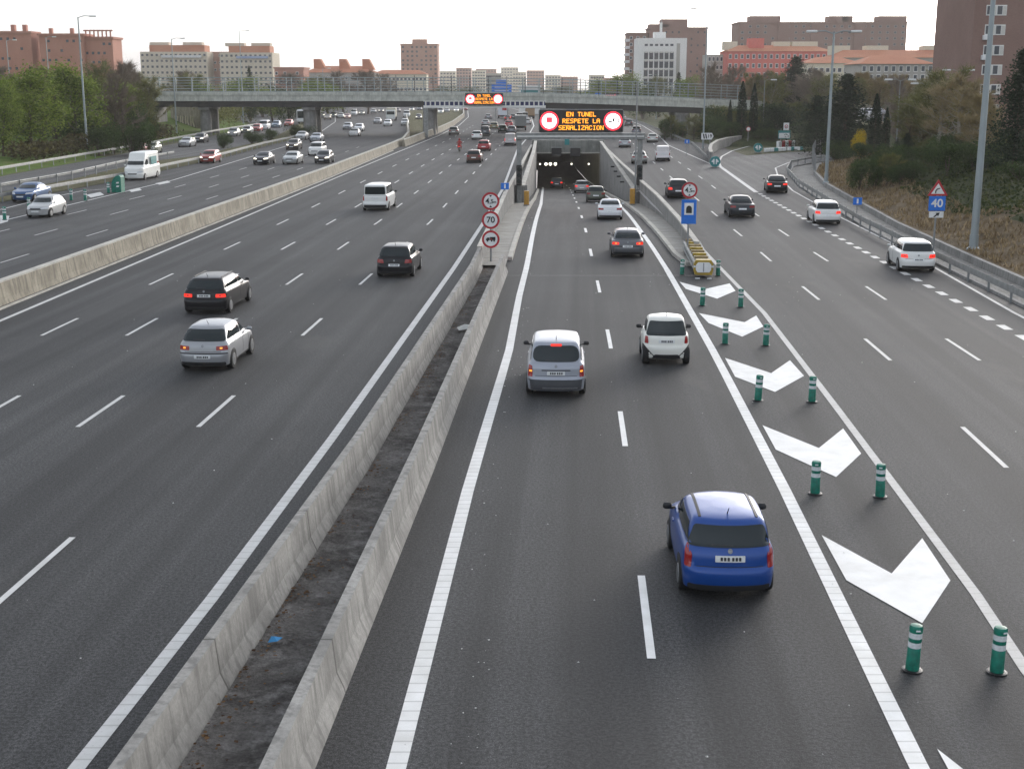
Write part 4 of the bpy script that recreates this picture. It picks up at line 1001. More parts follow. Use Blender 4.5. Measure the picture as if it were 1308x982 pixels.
lamppost(112, 195, 22, 'tall grey lamp post in front of the left trees', r=.16, dirs=(1,), base=gp(112, 196))
lamppost(226, 174, 50, 'tall grey lamp post before the left bridge abutment', r=.14, dirs=(1,), base=gp(226, 174))
lamppost(311, 158, 40, 'slim lamp post seen under the bridge, left of the white coach', r=.14, dirs=(1,), base=gp(311, 158))
lamppost(67, 170, 48, 'lamp post among the trees in front of the brick block with a rooftop frame', r=.15, dirs=(1,), base=gp(67, 158))
lamppost(17, 170, 52, 'leftmost lamp post, by the frame edge above the left trees', r=.15, dirs=(1,), base=gp(17, 158))
lamppost(414, 150, 88, 'slim lamp post behind the bridge railing, right of the left pier', r=.13, dirs=(1,), base=gp(414, 148))
lamppost(838, 165, 96, 'slim lamp post behind the right part of the bridge', r=.13, dirs=(-1,), base=gp(838, 152))
for px, top, Y, lab in ((1147, 103, 165, 'street lamp in front of the grey apartment house, left one'), (1180, 108, 168, 'street lamp in front of the grey apartment house, right one'), (1220, 91, 160, 'street lamp in front of the near brown tower'), (975, 103, 215, 'street lamp among the trees below the red building')):
    b = at(px, 150, Y); b.z = ground_z(b.x, Y); h = at(px, top, Y).z
    lamppost(px, 150, top, lab, r=.09, dirs=(-1, 1) if px != 975 else (1,), base=b, mat='post', arm=1.1, group='street lamps behind the right trees')

# ------------------------------------------------------------------ buildings
def bwin(w, h, mat='pane', frame='bwhite'):
    return MB().box((0, -.03, 0), (w, .06, h), mi=1).box((0, -.065, 0), (w*.8, .03, h*.8), mi=0).mesh('window', [MT[mat], MT[frame]])
def building(name, label, px0, px1, pyt, Y, depth, mat, nx=0, nz=0, wpx=None, roof=None, roofh=1.2, ww=(1.2, 1.3), z0=-1, rz=0.0, blank=.0, side=None, cat='building', top=None, flat=True, frame='bwhite', zlow=None, pane='pane'):
    a, b = at(px0, 105, Y), at(px1, 105, Y); w = b.x-a.x; h = at(px0, pyt, Y).z
    t = thing(name, label, cat, ((a.x+b.x)/2, Y, 0), rz)
    wl_ = MB().box((0, depth/2, (h+z0)/2), (w, depth, h-z0)).build('wall', MT[mat], t)
    if roof == 'flat': MB().box((0, depth/2, h+.3), (w+.8, depth+.8, .6)).build('roof_slab', MT[mat], t)
    elif roof: 
        i = min(w, depth)*.3
        MB().add([(-w/2-.5, -.5, h), (w/2+.5, -.5, h), (w/2+.5, depth+.5, h), (-w/2-.5, depth+.5, h), (-w/2+i, depth/2, h+roofh), (w/2-i, depth/2, h+roofh)], [(0, 1, 5, 4), (1, 2, 5), (2, 3, 4, 5), (3, 0, 4), (3, 2, 1, 0)]).build('roof', MT[roof], t)
    if nx:
        me = bwin(*ww, mat=pane, frame=frame); zl = zlow if zlow is not None else max(1.5, h-nz*3.0-.5); dz = (h-zl)/nz; k = 0
        for j in range(nz):
            for i in range(nx):
                if random.random() < blank or k >= 100: continue
                o = link('window', me, t); o.location = (-w/2+w*(i+.5)/nx, 0, h-dz*(j+.55)); k += 1
    return t, w, h, depth
Rr = random
# left brick blocks
t, w, h, d = building('apartment_block', 'red brick block cut by the left frame edge, with chimneys on its roof', -40, 44, 43, 380, 7, 'brickred', 10, 8, roof='flat', blank=.5, frame='brickred', ww=(.9, .9))
for x in (-3, 3.2, 6.5): MB().box((x, 4, h+1.4), (1.1, 1.4, 2.2)).build('chimney', MT['brickred'], t)
t, w, h, d = building('apartment_block', 'red brick block with small chimneys, left part of the pair with the rooftop frame', 54, 110, 46, 380, 9, 'brickred', 7, 8, roof='flat', blank=.5, frame='brickred', ww=(.9, .9))
for x in (-4, 2): MB().box((x, 4, h+1.2), (.9, 1.2, 2.0)).build('chimney', MT['brickred'], t)
t, w, h, d = building('apartment_block', 'red brick block topped by an open rooftop frame, right part of the pair', 110.5, 147, 50, 382, 9, 'brickred', 5, 8, roof='flat', blank=.5, frame='brickred', ww=(.9, .9))
for i in range(7): MB().box((-w/2+w*(i+.5)/7, .6, h+1.25), (.35, .4, 1.7)).build('frame_post', MT['brickred'], t)
MB().box((0, .6, h+2.3), (w, .6, .4)).build('frame_beam', MT['brickred'], t)
# beige long blocks
for px0, px1, pt_, lab, nw in ((181, 266, 66.5, 'long beige block with orange penthouse on the left of its twin', 14), (282, 349, 67.5, 'beige block with orange penthouse and blue balcony, right of its twin', 11)):
    t, w, h, d = building('office_block', lab, px0, px1, pt_, 700, 22, 'beige', nw, 6, ww=(1.5, 1.4), frame='beige', zlow=8)
    MB().box((1.5, 8, h+1.7), (w-6, 12, 3.4)).build('penthouse', MT['tile'], t)
    MB().box((w*.12, -.5, h-2.4), (w*.6, 1.0, 1.2)).build('balcony', MT['balc'] if px0 < 200 else plain('blue_balcony', (.25, .33, .5)), t)
    for x in (-w*.25, w*.25): MB().box((x, 9, h+4.2), (10, 6, 1.6)).build('plant_room', MT['beige'], t)
building('office_block', 'orange pink block filling the gap between the two beige blocks', 266.5, 298, 66.5, 715, 15, 'brickpink', 5, 5, blank=.3, zlow=8)
# low red roofed row
t, w, h, d = building('school_building', 'small red brick house beside the right beige block', 351, 388, 88, 560, 16, 'brickred', 7, 3, roof='flat', blank=.2, zlow=5)
t, w, h, d = building('factory_hall', 'long low hall with orange roof and three gabled skylights', 388, 478, 93, 600, 22, 'greyrender', 14, 2, roof='tile', roofh=3.0, zlow=6)
for x in (-10, 1.5, 12): MB().add([(x-2, 6, h+1.2), (x+3.5, 6, h+1.2), (x+3.5, 12, h+1.2), (x-2, 12, h+1.2), (x-2, 6, h+6), (x+1, 6, h+6), (x+1, 12, h+6), (x-2, 12, h+6)], [(0, 1, 5, 4), (1, 2, 6, 5), (2, 3, 7, 6), (3, 0, 4, 7), (4, 5, 6, 7)]).build('skylight', MT['tile'], t)
t, w, h, d = building('terrace_row', 'row of pale houses with red roofs at the foot of the lone brick tower', 476, 545, 95, 640, 14, 'cream', 14, 2, roof='tile', roofh=2.0, zlow=5, ww=(1.4, 1.6))
# lone brick tower
t, w, h, d = building('apartment_tower', 'lone brown brick tower standing left of the centre above the bridge', 512.5, 559.5, 57.5, 830, 20, 'brickpink', 8, 11, roof='flat', ww=(1.6, 1.5), blank=.1, frame='brickpink', zlow=4)
MB().box((0, 8, h+1.9), (9, 8, 3)).build('plant_room', MT['brickpink'], t)
# distant pale blocks
far_b = [(562, 582, 92, 1350, 'cream'), (583, 602, 88, 1300, 'brickpink'), (603, 620, 91, 1400, 'cream'), (621, 640, 95, 900, 'greyrender'), (655, 672, 93, 1500, 'cream'), (673, 695, 91, 1450, 'brickpink'), (697, 716, 97, 1400, 'cream'), (717, 738, 99, 1300, 'brickpink'), (754, 772, 97, 1100, 'cream'), (773, 790, 101, 1000, 'brickpink'), (608, 634, 89, 1600, 'brickpink'), (640, 662, 87, 1650, 'cream')]
labs = ['pale distant block just right of the lone brick tower', 'tallest pinkish distant block right of the lone brick tower', 'cream distant block above the left end of the small LED board', 'grey distant office above the small LED board', 'cream distant block right of the stepped blue sign', 'pinkish distant block above the left red LED sign', 'low cream distant block right of the left red LED sign', 'low pinkish distant block midway between the two red LED signs', 'low cream block behind the right red LED sign', 'low pinkish block left of the white office tower trees', 'hazy pink block in the farthest row above the small LED board', 'hazy cream block in the farthest row above the stepped blue sign']
for (a, b, c, Y, m), lab in zip(far_b, labs):
    building('distant_block', lab, a, b, c, Y, 20, m, max(3, int((b-a)/3.4)), max(3, int((112-c)/3)), roof='flat', ww=(2.4, 1.6), frame=m, zlow=2)
t, w, h, d = building('petrol_station', 'low pale blue and white roofed building behind the bridge, middle', 663, 690, 112, 420, 12, 'bwhite', 5, 1, roof='flat', ww=(.9, 1.2), zlow=4)
MB().box((0, -.12, h-1.4), (w*.8, .2, 1.2)).build('blue_fascia', MT['teal'], t)
# right towers
t, w, h, d = building('apartment_tower', 'brown brick tower rising behind the white office block', 829, 902, 37, 560, 18, 'brickbrown', 9, 9, roof='flat', ww=(.9, 1.0), blank=.35, frame='brickbrown', zlow=8)
MB().box((-1.5, 8, h+2), (11, 9, 4)).build('plant_room', MT['brickbrown'], t)
MB().box((-8, 8, h+1), (8, 9, 2)).build('plant_room', MT['brickbrown'], t)
t, w, h, d = building('apartment_tower', 'narrow brick tower with stacked white balconies left of the white office block', 801, 826, 44, 565, 14, 'brickbrown', 3, 8, roof='flat', blank=.3, zlow=8)
for j in range(9): MB().box((-w/2-.2, 2, h-2.5-2.9*j), (2.0, 5.5, 1.1)).build('balcony', MT['balc'], t)
t, w, h, d = building('office_tower', 'white framed office tower with a dark grid of windows and a rooftop mast', 813, 876, 49, 520, 14, 'bwhite')
gw = w*.62; gx0 = -w*.37
for j in range(5):
    for i in range(6):
        o = MB().box((gx0+gw*(i+.5)/6, -.1, h-6.2-3.25*j-.4), (gw/6*.74, .2, 2.75)).build('window', MT['pane'], t)
        MB().box((gx0+gw*(i+.5)/6, -.22, h-6.2-3.25*j+.9), (gw/6*.6, .06, .55)).build('blind', MT['shutter'], o)
for i in range(7): MB().box((gx0+gw*i/6, -.3, h-13), (.35, .6, 18)).build('fin', MT['bwhite'], t)
for i in range(6): MB().box((gx0+gw*(i+.5)/6, -.06, h-2.6), (gw/6*.6, .12, .8)).build('vent', MT['pane'], t)
MB().box((w*.33, -.05, h-10), (w*.07, .1, 16)).build('recess', MT['greyrender'], t)
MB().box((-.5, 6, h+1.2), (4.6, 4, 2.4)).build('plant_room', MT['bwhite'], t); MB().box((0, 5, h+4.2), (.9, .9, 3.6)).build('chimney', MT['bwhite'], t)
MB().tube([(.2, 5, h+6), (.2, 5, h+22)], [.14, .05], 6).build('mast', MT['galv'], t)
# big slab and red building
t, w, h, d = building('apartment_slab', 'long brown brick slab with rooftop blocks behind the red building', 941, 1154, 30, 620, 20, 'brickbrown', 22, 4, roof='flat', ww=(1.3, 1.1), blank=.15, frame='greyrender', zlow=26)
for x, w2 in ((-26, 14), (8, 9), (12, 5), (33, 13)): MB().box((x, 8, h+1.9), (w2, 9, 3.0)).build('plant_room', MT['brickbrown'], t)
for x in (-18, -3, 17): MB().box((x, -.3, h-8), (5, .6, 16)).build('stair_bay', MT['brickbrown'], t)
t, w, h, d = building('grey_house', 'narrow grey building squeezed between brown tower and red building', 903, 928, 70, 500, 14, 'greyrender', 5, 5, ww=(1.0, 1.7), zlow=5)
t, w, h, d = building('red_building', 'bright red rendered building with a tiled roof and white windows', 928, 1062, 66, 490, 18, 'redrender', 18, 5, roof='tile', roofh=2.4, ww=(1.1, 1.7), zlow=4.5)
MB().box((-8, 7, h+2.5), (5.6, 5, 4.6)).build('roof_tower', MT['redrender'], t)
for x, w2 in ((-17, 5), (2.0, 6.0), (8.8, 6.0), (13.5, 3.5)): MB().box((x, 10, h+2.2), (w2, 5, 3.0)).build('plant_room', MT['cream'], t)
for z in (4.6, 8.0): MB().box((-w*.33, -.6, h-z-3), (7, 1.2, .5)).build('balcony', MT['brickpink'], t)
t, w, h, d = building('long_building', 'long pale building with a red tiled roof left of the near brown tower', 1062, 1234, 74, 430, 18, 'greyrender', 26, 2, roof='tile', roofh=2.6, ww=(1.1, 1.2), zlow=10)
for x, w2 in ((-17, 6), (-5, 7), (13, 5.5)): MB().box((x, 12, h+2.4), (w2, 6, 3.2)).build('plant_room', MT['cream'], t)
t, w, h, d = building('tiled_house', 'low tiled house in front of the long pale building, left of the grey apartment house', 1030, 1098, 81, 380, 14, 'cream', 9, 2, roof='tile', roofh=1.8, zlow=8)
t, w, h, d = building('apartment_house', 'grey apartment house with a red hipped roof behind the bare trees', 1098, 1192, 82, 330, 16, 'greyrender', 10, 5, roof='tile', roofh=2.2, ww=(1.0, 1.5), zlow=3.5)
t, w, h, d = building('apartment_tower', 'small distant brown tower left of the big near brown tower', 1219, 1238, 42, 520, 12, 'brickbrown', 3, 4, roof='flat', frame='brickbrown', zlow=18)
t, w, h, d = building('apartment_tower', 'big near brown brick tower at the right frame edge with white framed windows', 1238, 1420, -90, 200, 18, 'brickbrown')
a0 = at(1238, 60, 200).x; cx = t.location.x
me = MB().box((0, -.04, 0), (1.5, .08, 1.5), mi=1).box((-.28, -.1, 0), (.7, .05, 1.2), mi=0).box((.42, -.1, 0), (.5, .05, 1.2), mi=2).mesh('window', [MT['pane'], MT['bwhite'], MT['shutter']])
for py in (-38, -12, 13.5, 38.5, 64.5, 89.5, 114.5, 140):
    z = at(1258, py, 200).z
    for px in (1259, 1272, 1345, 1362):
        o = link('window', me, t); o.location = (at(px, 105, 200).x-cx, 0, z)
for py in (48.5, 74):
    z = at(1254, py, 200).z; MB().box((at(1254, 105, 200).x-cx, -.3, z), (.9, .6, .7), ch=.05).build('air_conditioner', MT['white'], t)

# ------------------------------------------------------------------ trees
def branches(mb, p, d, L, r, depth, tips, spread=.6, n=3, lift=.15):
    q = p; pts = [p]; k = 3
    for i in range(k):
        d = (d+Vector((random.gauss(0, .13), random.gauss(0, .13), random.gauss(0, .08)+lift*.3))).normalized(); q = q+d*L/k; pts.append(q)
        if depth <= 2: tips.append((q, d))
    mb.tube(pts, [r, r*.85, r*.72, r*.6], 5 if depth > 2 else 3, cap=False)
    if depth == 0: return
    for i in range(n+(random.random() < .4)):
        a = pts[random.choice((1, 2, 3, 3))]; e = (d+Vector((random.gauss(0, spread), random.gauss(0, spread), random.gauss(lift, spread*.5)))).normalized()
        branches(mb, a, e, L*random.uniform(.6, .82), r*.55, depth-1, tips, spread, n, lift)
def tree_proto(kind):
    tr, cr = MB(), MB()
    if kind in ('leafy', 'bare', 'budding'):
        tips = []; q = Vector((0, 0, -.03)); d = Vector((0, 0, 1)); pts = [q]; nseg = 12
        for i in range(nseg): d = (d+Vector((random.gauss(0, .07), random.gauss(0, .07), .12))).normalized(); q = q+d*.86/nseg; pts.append(q)
        tr.tube(pts, [.019*(1-.85*i/nseg) for i in range(nseg+1)], 6, cap=False)
        nb = 24 if kind == 'leafy' else 28
        for i in range(nb):
            f = .16+.82*(i+random.random())/nb; a = pts[min(nseg, int(f*nseg))]; an = i*2.4+random.gauss(0, .4); up = .35+.7*f
            e = Vector((math.cos(an), math.sin(an), up)).normalized(); LL = .26*(1-.62*f)*random.uniform(.75, 1.2)*(.72 if f < .3 else 1)
            branches(tr, a, e, LL, .0075*(1-.5*f), 2, tips, .5, 2, .18)
        tips += [(pts[-1], d)]*4
        zs_ = max(p.z for p, _ in tips); k = .96/zs_
        tgt = dict(leafy=8000, bare=5200, budding=4200)[kind]
        for i in range(tgt):
            p, d = random.choice(tips)
            if kind == 'leafy':
                c = p+Vector((random.gauss(0, .05), random.gauss(0, .05), random.gauss(0, .04))); leafq(cr, c*k, random.uniform(.008, .017))
            else:
                e = (d+Vector((random.gauss(0, .6), random.gauss(0, .6), random.gauss(.1, .4)))).normalized(); q = p+e*random.uniform(.05, .13); n = e.cross(Vector((random.random(), random.random(), .3))).normalized()*.0026
                cr.add([(p-n)*k, (p+n)*k, q*k], [(0, 1, 2)])
                if kind == 'budding': leafq(cr, (p+(q-p)*random.random())*k+Vector((random.gauss(0, .015), random.gauss(0, .015), random.gauss(0, .01))), random.uniform(.005, .011))
        tr.v = [tuple(Vector(v)*k) for v in tr.v]
    elif kind == 'conifer':
        tr.tube([(0, 0, -.02), (0, 0, 1)], [.02, .003], 6)
        for i in range(50):
            z = .05+.94*i/50; L = .30*(1-z)**.75+.012; n = 10 if z < .8 else 6
            for j in range(n):
                a = random.random()*6.28; LL = L*random.uniform(.6, 1.15)
                for q in range(26):
                    f = (q+random.random())/26; sp_ = .012+.03*f*L/.3
                    c = Vector((math.cos(a)*LL*f+random.gauss(0, sp_), math.sin(a)*LL*f+random.gauss(0, sp_), z-.13*LL*f-.25*LL*f*f+random.gauss(0, .012)+.05*LL))
                    leafq(cr, c, random.uniform(.006, .0135))
    elif kind == 'cypress':
        tr.tube([(0, 0, -.02), (0, 0, .9)], [.018, .004], 6)
        for i in range(4200):
            z = random.random(); r_ = .085*min(1, (z+.05)*6)*(1-z**3.0)+.006; a = random.random()*6.28; f = random.random()**.4*(1+.25*noise.noise((a*1.2, z*9, 1)))
            leafq(cr, Vector((math.cos(a)*r_*f, math.sin(a)*r_*f, .02+z*.98)), random.uniform(.008, .015))
    else:   # bush
        for i in range(5): tr.tube([(0, 0, -.03), (random.gauss(0, .15), random.gauss(0, .15), .5)], [.03, .01], 5)
        cl = [(Vector((random.gauss(0, .25), random.gauss(0, .25), random.uniform(.18, .68))), random.uniform(.17, .33)) for i in range(14)]
        for i in range(6500):
            c, r_ = random.choice(cl); d = Vector((random.gauss(0, 1), random.gauss(0, 1), random.gauss(0, 1))).normalized()
            p = c+d*r_*random.random()**.35; p.z = max(p.z, .0)
            if p.z < 1.0: leafq(cr, p, random.uniform(.012, .026))
    rs = sorted(math.hypot(v[0], v[1]) for v in cr.v)
    return tr.mesh('trunk', MT['bark']), cr.mesh('crown', MT['leaf']), 2*rs[int(len(rs)*.93)]
PT = {k: [tree_proto(k) for i in range(n)] for k, n in (('leafy', 3), ('bare', 3), ('budding', 3), ('conifer', 2), ('cypress', 1), ('bush', 3))}
TN = dict(leafy='tree', bare='bare_tree', budding='budding_tree', conifer='conifer', cypress='cypress', bush='bush')
tn = 0
def tree(kind, px, pyb, pyt, wpx, crown, label, group=None, trunk='bark', Y=None, zb=None):
    global tn; tn += 1
    if Y is None: p = onground(px, pyb)
    else:
        p = at(px, pyb, Y); p.z = ground_z(p.x, Y) if zb is None else zb
    h = at(px, pyt, p.y).z-p.z; w = wpx/F*p.y
    tm, cm, nat = PT[kind][tn % len(PT[kind])]
    k = w/(h*nat); k = max(.45, min(2.6, k))
    t = thing(TN[kind], label, 'bush' if kind == 'bush' else 'tree', tuple(p), random.random()*6.28, group)
    t.scale = (h*k, h*k, h)
    link('trunk', tm, t, mat=MT[trunk]); link('crown', cm, t, mat=MT[crown])
    return t
GL, GR, GB = 'trees on the left bank', 'trees on the right bank', 'trees beyond the bridge'
# left wood
for a in [('leafy', 42, 196, 82, 82, 'leaf', 'leafy bright green tree at the left frame side, in front of the lamp post'),
          ('leafy', 100, 188, 80, 72, 'leaf', 'leafy bright green tree behind the tall lamp post in front of the left trees'),
          ('leafy', 4, 200, 100, 50, 'leaf', 'leafy green tree cut by the left frame edge'),
          ('budding', 72, 178, 84, 60, 'budding', 'yellowish budding tree between the two bright green trees of the left bank'),
          ('bush', 148, 182, 100, 52, 'leafd', 'large dark green bushy tree just right of the tall left lamp post'),
          ('bare', 150, 186, 92, 60, 'twig', 'bare brown tree in front of the large dark bushy tree on the left'),
          ('bush', 178, 176, 108, 44, 'leafd', 'dark green bush left of the bridge end, second from the abutment'),
          ('bush', 196, 178, 134, 30, 'leafd', 'dark green bush touching the left bridge abutment'),
          ('budding', 128, 168, 76, 58, 'budding', 'brownish budding tree below the red brick block with the rooftop frame'),
          ('bare', 168, 165, 78, 56, 'twig', 'bare tree in front of the left end of the long beige block'),
          ('budding', 182, 162, 88, 34, 'budding', 'budding tree rising beside the left bridge end')]:
    tree(*a, group=GL)
for a in [('bare', 20, 158, 84, 50, 'twig', 'bare tree below the leftmost red brick block', 230), ('bush', 14, 160, 92, 46, 'leafd', 'dark round tree below the leftmost red brick block', 240), ('budding', 60, 158, 86, 54, 'budding', 'budding tree in the back row below the chimneys of the brick pair', 250), ('leafy', 88, 158, 92, 50, 'leaf', 'green tree in the back row between the two near bright green trees', 235)]:
    tree(*a[:-1], group=GL, Y=a[-1])
def hedge(P, w, h, n, mat, label, name='hedge', zf=None):
    t = thing(name, label, 'hedge', (P[0][0], P[0][1], 0)); mb = MB()
    for i in range(n):
        k = random.randrange(len(P)-1); f = random.random(); a, b = P[k], P[k+1]; x, y = a[0]+(b[0]-a[0])*f, a[1]+(b[1]-a[1])*f
        hh = h*(.75+.45*noise.noise((x*.25, y*.25, 0))+.15*noise.noise((x, y, 3)))
        x += random.gauss(0, w*.4); y += random.gauss(0, w*.4)
        leafq(mb, Vector((x-P[0][0], y-P[0][1], zf(x, y)+hh*random.random()**.6)), random.uniform(.14, .3))
    mb.build('foliage', MT[mat], t); return t
hp = [(polyX(farrail, y)-4.5, y) for y in (150, 165, 185, 205, 225)]
hedge(hp, 3.2, 2.2, 5200, 'hedge', 'long brownish hedge along the service road under the left trees', zf=lambda x, y: max(0, hL(x, y)))
hedge([(polyX(farrail, y)-6, y) for y in (262, 290, 330, 380)], 5, 6.5, 5000, 'budding', 'brown and green thicket under the bridge left of the white coach', 'thicket', zf=lambda x, y: max(0, hL(x, y)))
# verge bushes
for px, pyb, pyt, w, lab in ((285, 190, 166, 28, 'round dark bush on the verge, leftmost of the four'), (322, 184, 164, 30, 'dark bush on the verge, second from the left'), (346, 180.5, 162, 26, 'dark bush on the verge, third from the left'), (381, 174, 156, 36, 'dark bush on the verge next to the bridge pier')):
    tree('bush', px, pyb, pyt, w, 'leafd', lab, 'bushes on the verge')
# behind the bridge
bb = [('budding', 245, 92, 60, 330, 'budding tree behind the bridge below the left beige block'), ('bare', 222, 90, 44, 350, 'bare tree behind the left bridge end'), ('conifer', 320, 84, 14, 420, 'thin dark conifer in front of the right beige block'), ('leafy', 300, 98, 60, 400, 'green tree behind the bridge below the orange gap block'), ('bush', 335, 100, 60, 380, 'low green bushy tree behind the bridge below the right beige block'), ('bare', 372, 92, 50, 400, 'bare tree in front of the small red brick house'), ('budding', 400, 96, 56, 420, 'budding tree left of the three skylights'), ('bare', 438, 90, 50, 430, 'bare tree below the middle skylight'), ('bare', 470, 90, 46, 420, 'bare tree below the right skylight'), ('leafy', 420, 103, 60, 380, 'low green tree behind the bridge below the skylight hall'), ('bare', 500, 94, 40, 460, 'bare tree left of the lone brick tower'), ('bush', 560, 105, 50, 700, 'low bushy tree right of the lone brick tower'), ('bush', 600, 106, 60, 750, 'low bushy tree behind the small LED board'), ('leafy', 790, 93, 62, 420, 'spreading light green tree left of the narrow balcony tower'), ('leafy', 762, 101, 44, 450, 'low green tree above the right red LED sign'), ('bush', 822, 97, 46, 360, 'green bushy tree before the left corner of the white office tower'), ('conifer', 866, 92, 16, 360, 'small dark conifer before the right corner of the white office tower'), ('leafy', 880, 96, 44, 350, 'green tree below the right edge of the brown tower behind the white office'), ('budding', 842, 96, 40, 380, 'budding tree in front of the white office tower'), ('bush', 720, 106, 50, 800, 'low hazy bushes between the two red LED signs'), ('bush', 690, 106, 44, 820, 'low hazy bushes right of the stepped blue sign')]
for k, px, top, w, Y, lab in bb:
    tree(k, px, 130, top, w, dict(leafy='leaf', budding='budding', bare='twig', conifer='conif', bush='leafd')[k], lab, GB, Y=Y, zb=0)
# right bank trees
rb = [('conifer', 1012, 186, 72, 56, 'conif', 'bark', 262, 'tall dark conifer in front of the red building'), ('cypress', 946, 186, 104, 13, 'cyp', 'bark', 205, 'slim dark cypress nearest the right bridge end, left of the pair'), ('cypress', 961, 186, 107, 11, 'cyp', 'bark', 208, 'slim dark cypress, right of the pair beside the bridge end'), ('cypress', 931, 186, 128, 7, 'cyp', 'bark', 215, 'small slim cypress on the bridge bank left of the pair'),
      ('bush', 992, 176, 122, 50, 'conif', 'bark', 206, 'broad dark evergreen behind the pale green panel sign'), ('conifer', 1078, 190, 94, 80, 'conif', 'bark', 172, 'broad dark conifer just right of the two lantern lamp post'), ('conifer', 1042, 180, 122, 60, 'conif', 'bark', 190, 'dark conifer left of the two lantern lamp post'), ('cypress', 1116, 196, 120, 16, 'cyp', 'bark', 152, 'thick dark cypress in front of the parked cars'), ('cypress', 1130, 196, 138, 11, 'cyp', 'bark', 150, 'thin dark cypress right of the thick one'),
      ('conifer', 1145, 204, 177, 10, 'conif', 'bark', 138, 'very small conifer, left of the two little ones on the slope'), ('conifer', 1157, 206, 170, 18, 'conif', 'bark', 136, 'small conifer, right of the two little ones on the slope'), ('conifer', 1291, 262, 62, 66, 'conif', 'bark', 98, 'huge dark conifer at the right frame edge'),
      ('bare', 905, 186, 78, 44, 'twig', 'palebark', 250, 'bare tree behind the right bridge end before the narrow grey building'), ('bare', 930, 186, 84, 44, 'twig', 'palebark', 258, 'bare tree before the left corner of the red building'), ('budding', 978, 186, 90, 46, 'budding', 'palebark', 240, 'budding tree between the cypress pair and the tall conifer'), ('bare', 1036, 186, 84, 50, 'twig', 'palebark', 245, 'bare tree left of the top of the two lantern lamp post'), ('budding', 1052, 186, 96, 46, 'budding', 'palebark', 230, 'budding tree behind the two lantern lamp post'), ('bare', 1098, 186, 92, 48, 'twigy', 'bark', 240, 'bare reddish tree before the left part of the grey apartment house'), ('bare', 1122, 160, 94, 44, 'twigy', 'bark', 225, 'bare tree before the middle of the grey apartment house'), ('bare', 1146, 160, 96, 40, 'twig', 'bark', 190, 'leaning bare dark tree beside the parked cars'),
      ('budding', 1196, 215, 84, 92, 'budding', 'palebark', 132, 'large budding yellowish tree with a pale trunk left of the near tower'), ('bare', 1222, 220, 92, 90, 'twigy', 'palebark', 125, 'large bare pale tree in front of the near brown tower'), ('budding', 1172, 200, 112, 60, 'budding', 'palebark', 145, 'budding tree behind the small conifers on the slope'), ('bare', 1250, 235, 120, 60, 'twigy', 'palebark', 112, 'bare tree behind the thick right lamp post'),
      ('bush', 908, 176, 140, 44, 'leafd', 'bark', 214, 'dark green bush under the right end of the bridge'), ('bush', 936, 178, 150, 44, 'leafd', 'bark', 205, 'dark green bush below the cypress pair'), ('bush', 1000, 180, 150, 50, 'leafd', 'bark', 214, 'low dark bush behind the pale green panel sign, under the broad evergreen'), ('bush', 1068, 206, 172, 48, 'leafd', 'bark', 150, 'dark bush at the foot of the broad conifer beside the lamp post'), ('bush', 1100, 205, 178, 44, 'leafd', 'bark', 142, 'dark bush below the yellow flowering one'), ('bush', 1100, 180, 159, 22, 'flower', 'bark', 150, 'yellow flowering bush left of the thick cypress'),
      ('bush', 1175, 215, 184, 54, 'leafd', 'bark', 124, 'dark bush right of the small conifers'), ('bush', 1215, 226, 180, 60, 'leafd', 'bark', 115, 'dark bush left of the thick right lamp post'), ('bush', 1265, 250, 190, 60, 'leafd', 'bark', 101, 'dark bush right of the thick lamp post'), ('bush', 1300, 262, 200, 60, 'leafd', 'bark', 90, 'dark bush in the right frame corner under the huge conifer'), ('bush', 1210, 226, 172, 46, 'leafd', 'bark', 103, 'dark bush left of the thick lamp post, in front of the large bare pale tree'), ('bush', 1243, 226, 176, 40, 'leafd', 'bark', 102, 'dark bush directly behind the thick right lamp post'), ('bush', 968, 178, 146, 40, 'leafd', 'bark', 212, 'dark bush between cypress pair and broad evergreen')]
for k, px, pyb, top, w, cr, trk, Y, lab in rb: tree(k, px, pyb, top, w, cr, lab, GR, trk, Y=Y)

ORD = ['first', 'second', 'third', 'fourth', 'fifth', 'sixth', 'seventh', 'eighth', 'ninth', 'tenth', 'eleventh', 'twelfth', 'thirteenth', 'fourteenth']
def row(kinds, x0, x1, n, top, w, Y, crowns, lab, group, zb=None, trunk='bark', jt=7):
    for i in range(n):
        px = x0+(x1-x0)*(i+.5)/n+Rr.uniform(-3, 3); k = i % len(kinds)
        tree(kinds[k], px, 150, top+Rr.uniform(-jt, jt), w*Rr.uniform(.85, 1.25), crowns[k], lab % ORD[i], group, trunk, Y=Y+Rr.uniform(-6, 6), zb=zb)
row(['bush', 'leafy', 'bush'], -10, 188, 9, 121, 46, 196, ['leafd', 'leaf', 'leafd'], 'tree in the middle row of the left wood, %s from the left', GL)
row(['leafy', 'budding'], -5, 196, 10, 99, 50, 214, ['leaf', 'budding'], 'tree in the back row of the left wood, %s from the left', GL)
row(['bush'], 75, 195, 6, 150, 36, 176, ['leafd'], 'low dark bush at the front of the left wood, %s from the left', GL, jt=9)
row(['budding', 'bare', 'bare'], 905, 1060, 10, 96, 42, 262, ['budding', 'twig', 'twigy'], 'bare or budding tree in the row below the red building, %s from the left', GR, trunk='palebark', jt=8)
row(['bush', 'budding'], 900, 1075, 9, 132, 40, 226, ['leafd', 'budding'], 'shrubby tree in the thicket behind the exit ramp, %s from the left', GR, jt=8)
row(['bare', 'budding'], 1075, 1235, 9, 100, 44, 235, ['twigy', 'budding'], 'bare tree in the row before the grey apartment house, %s from the left', GR, trunk='palebark', jt=8)
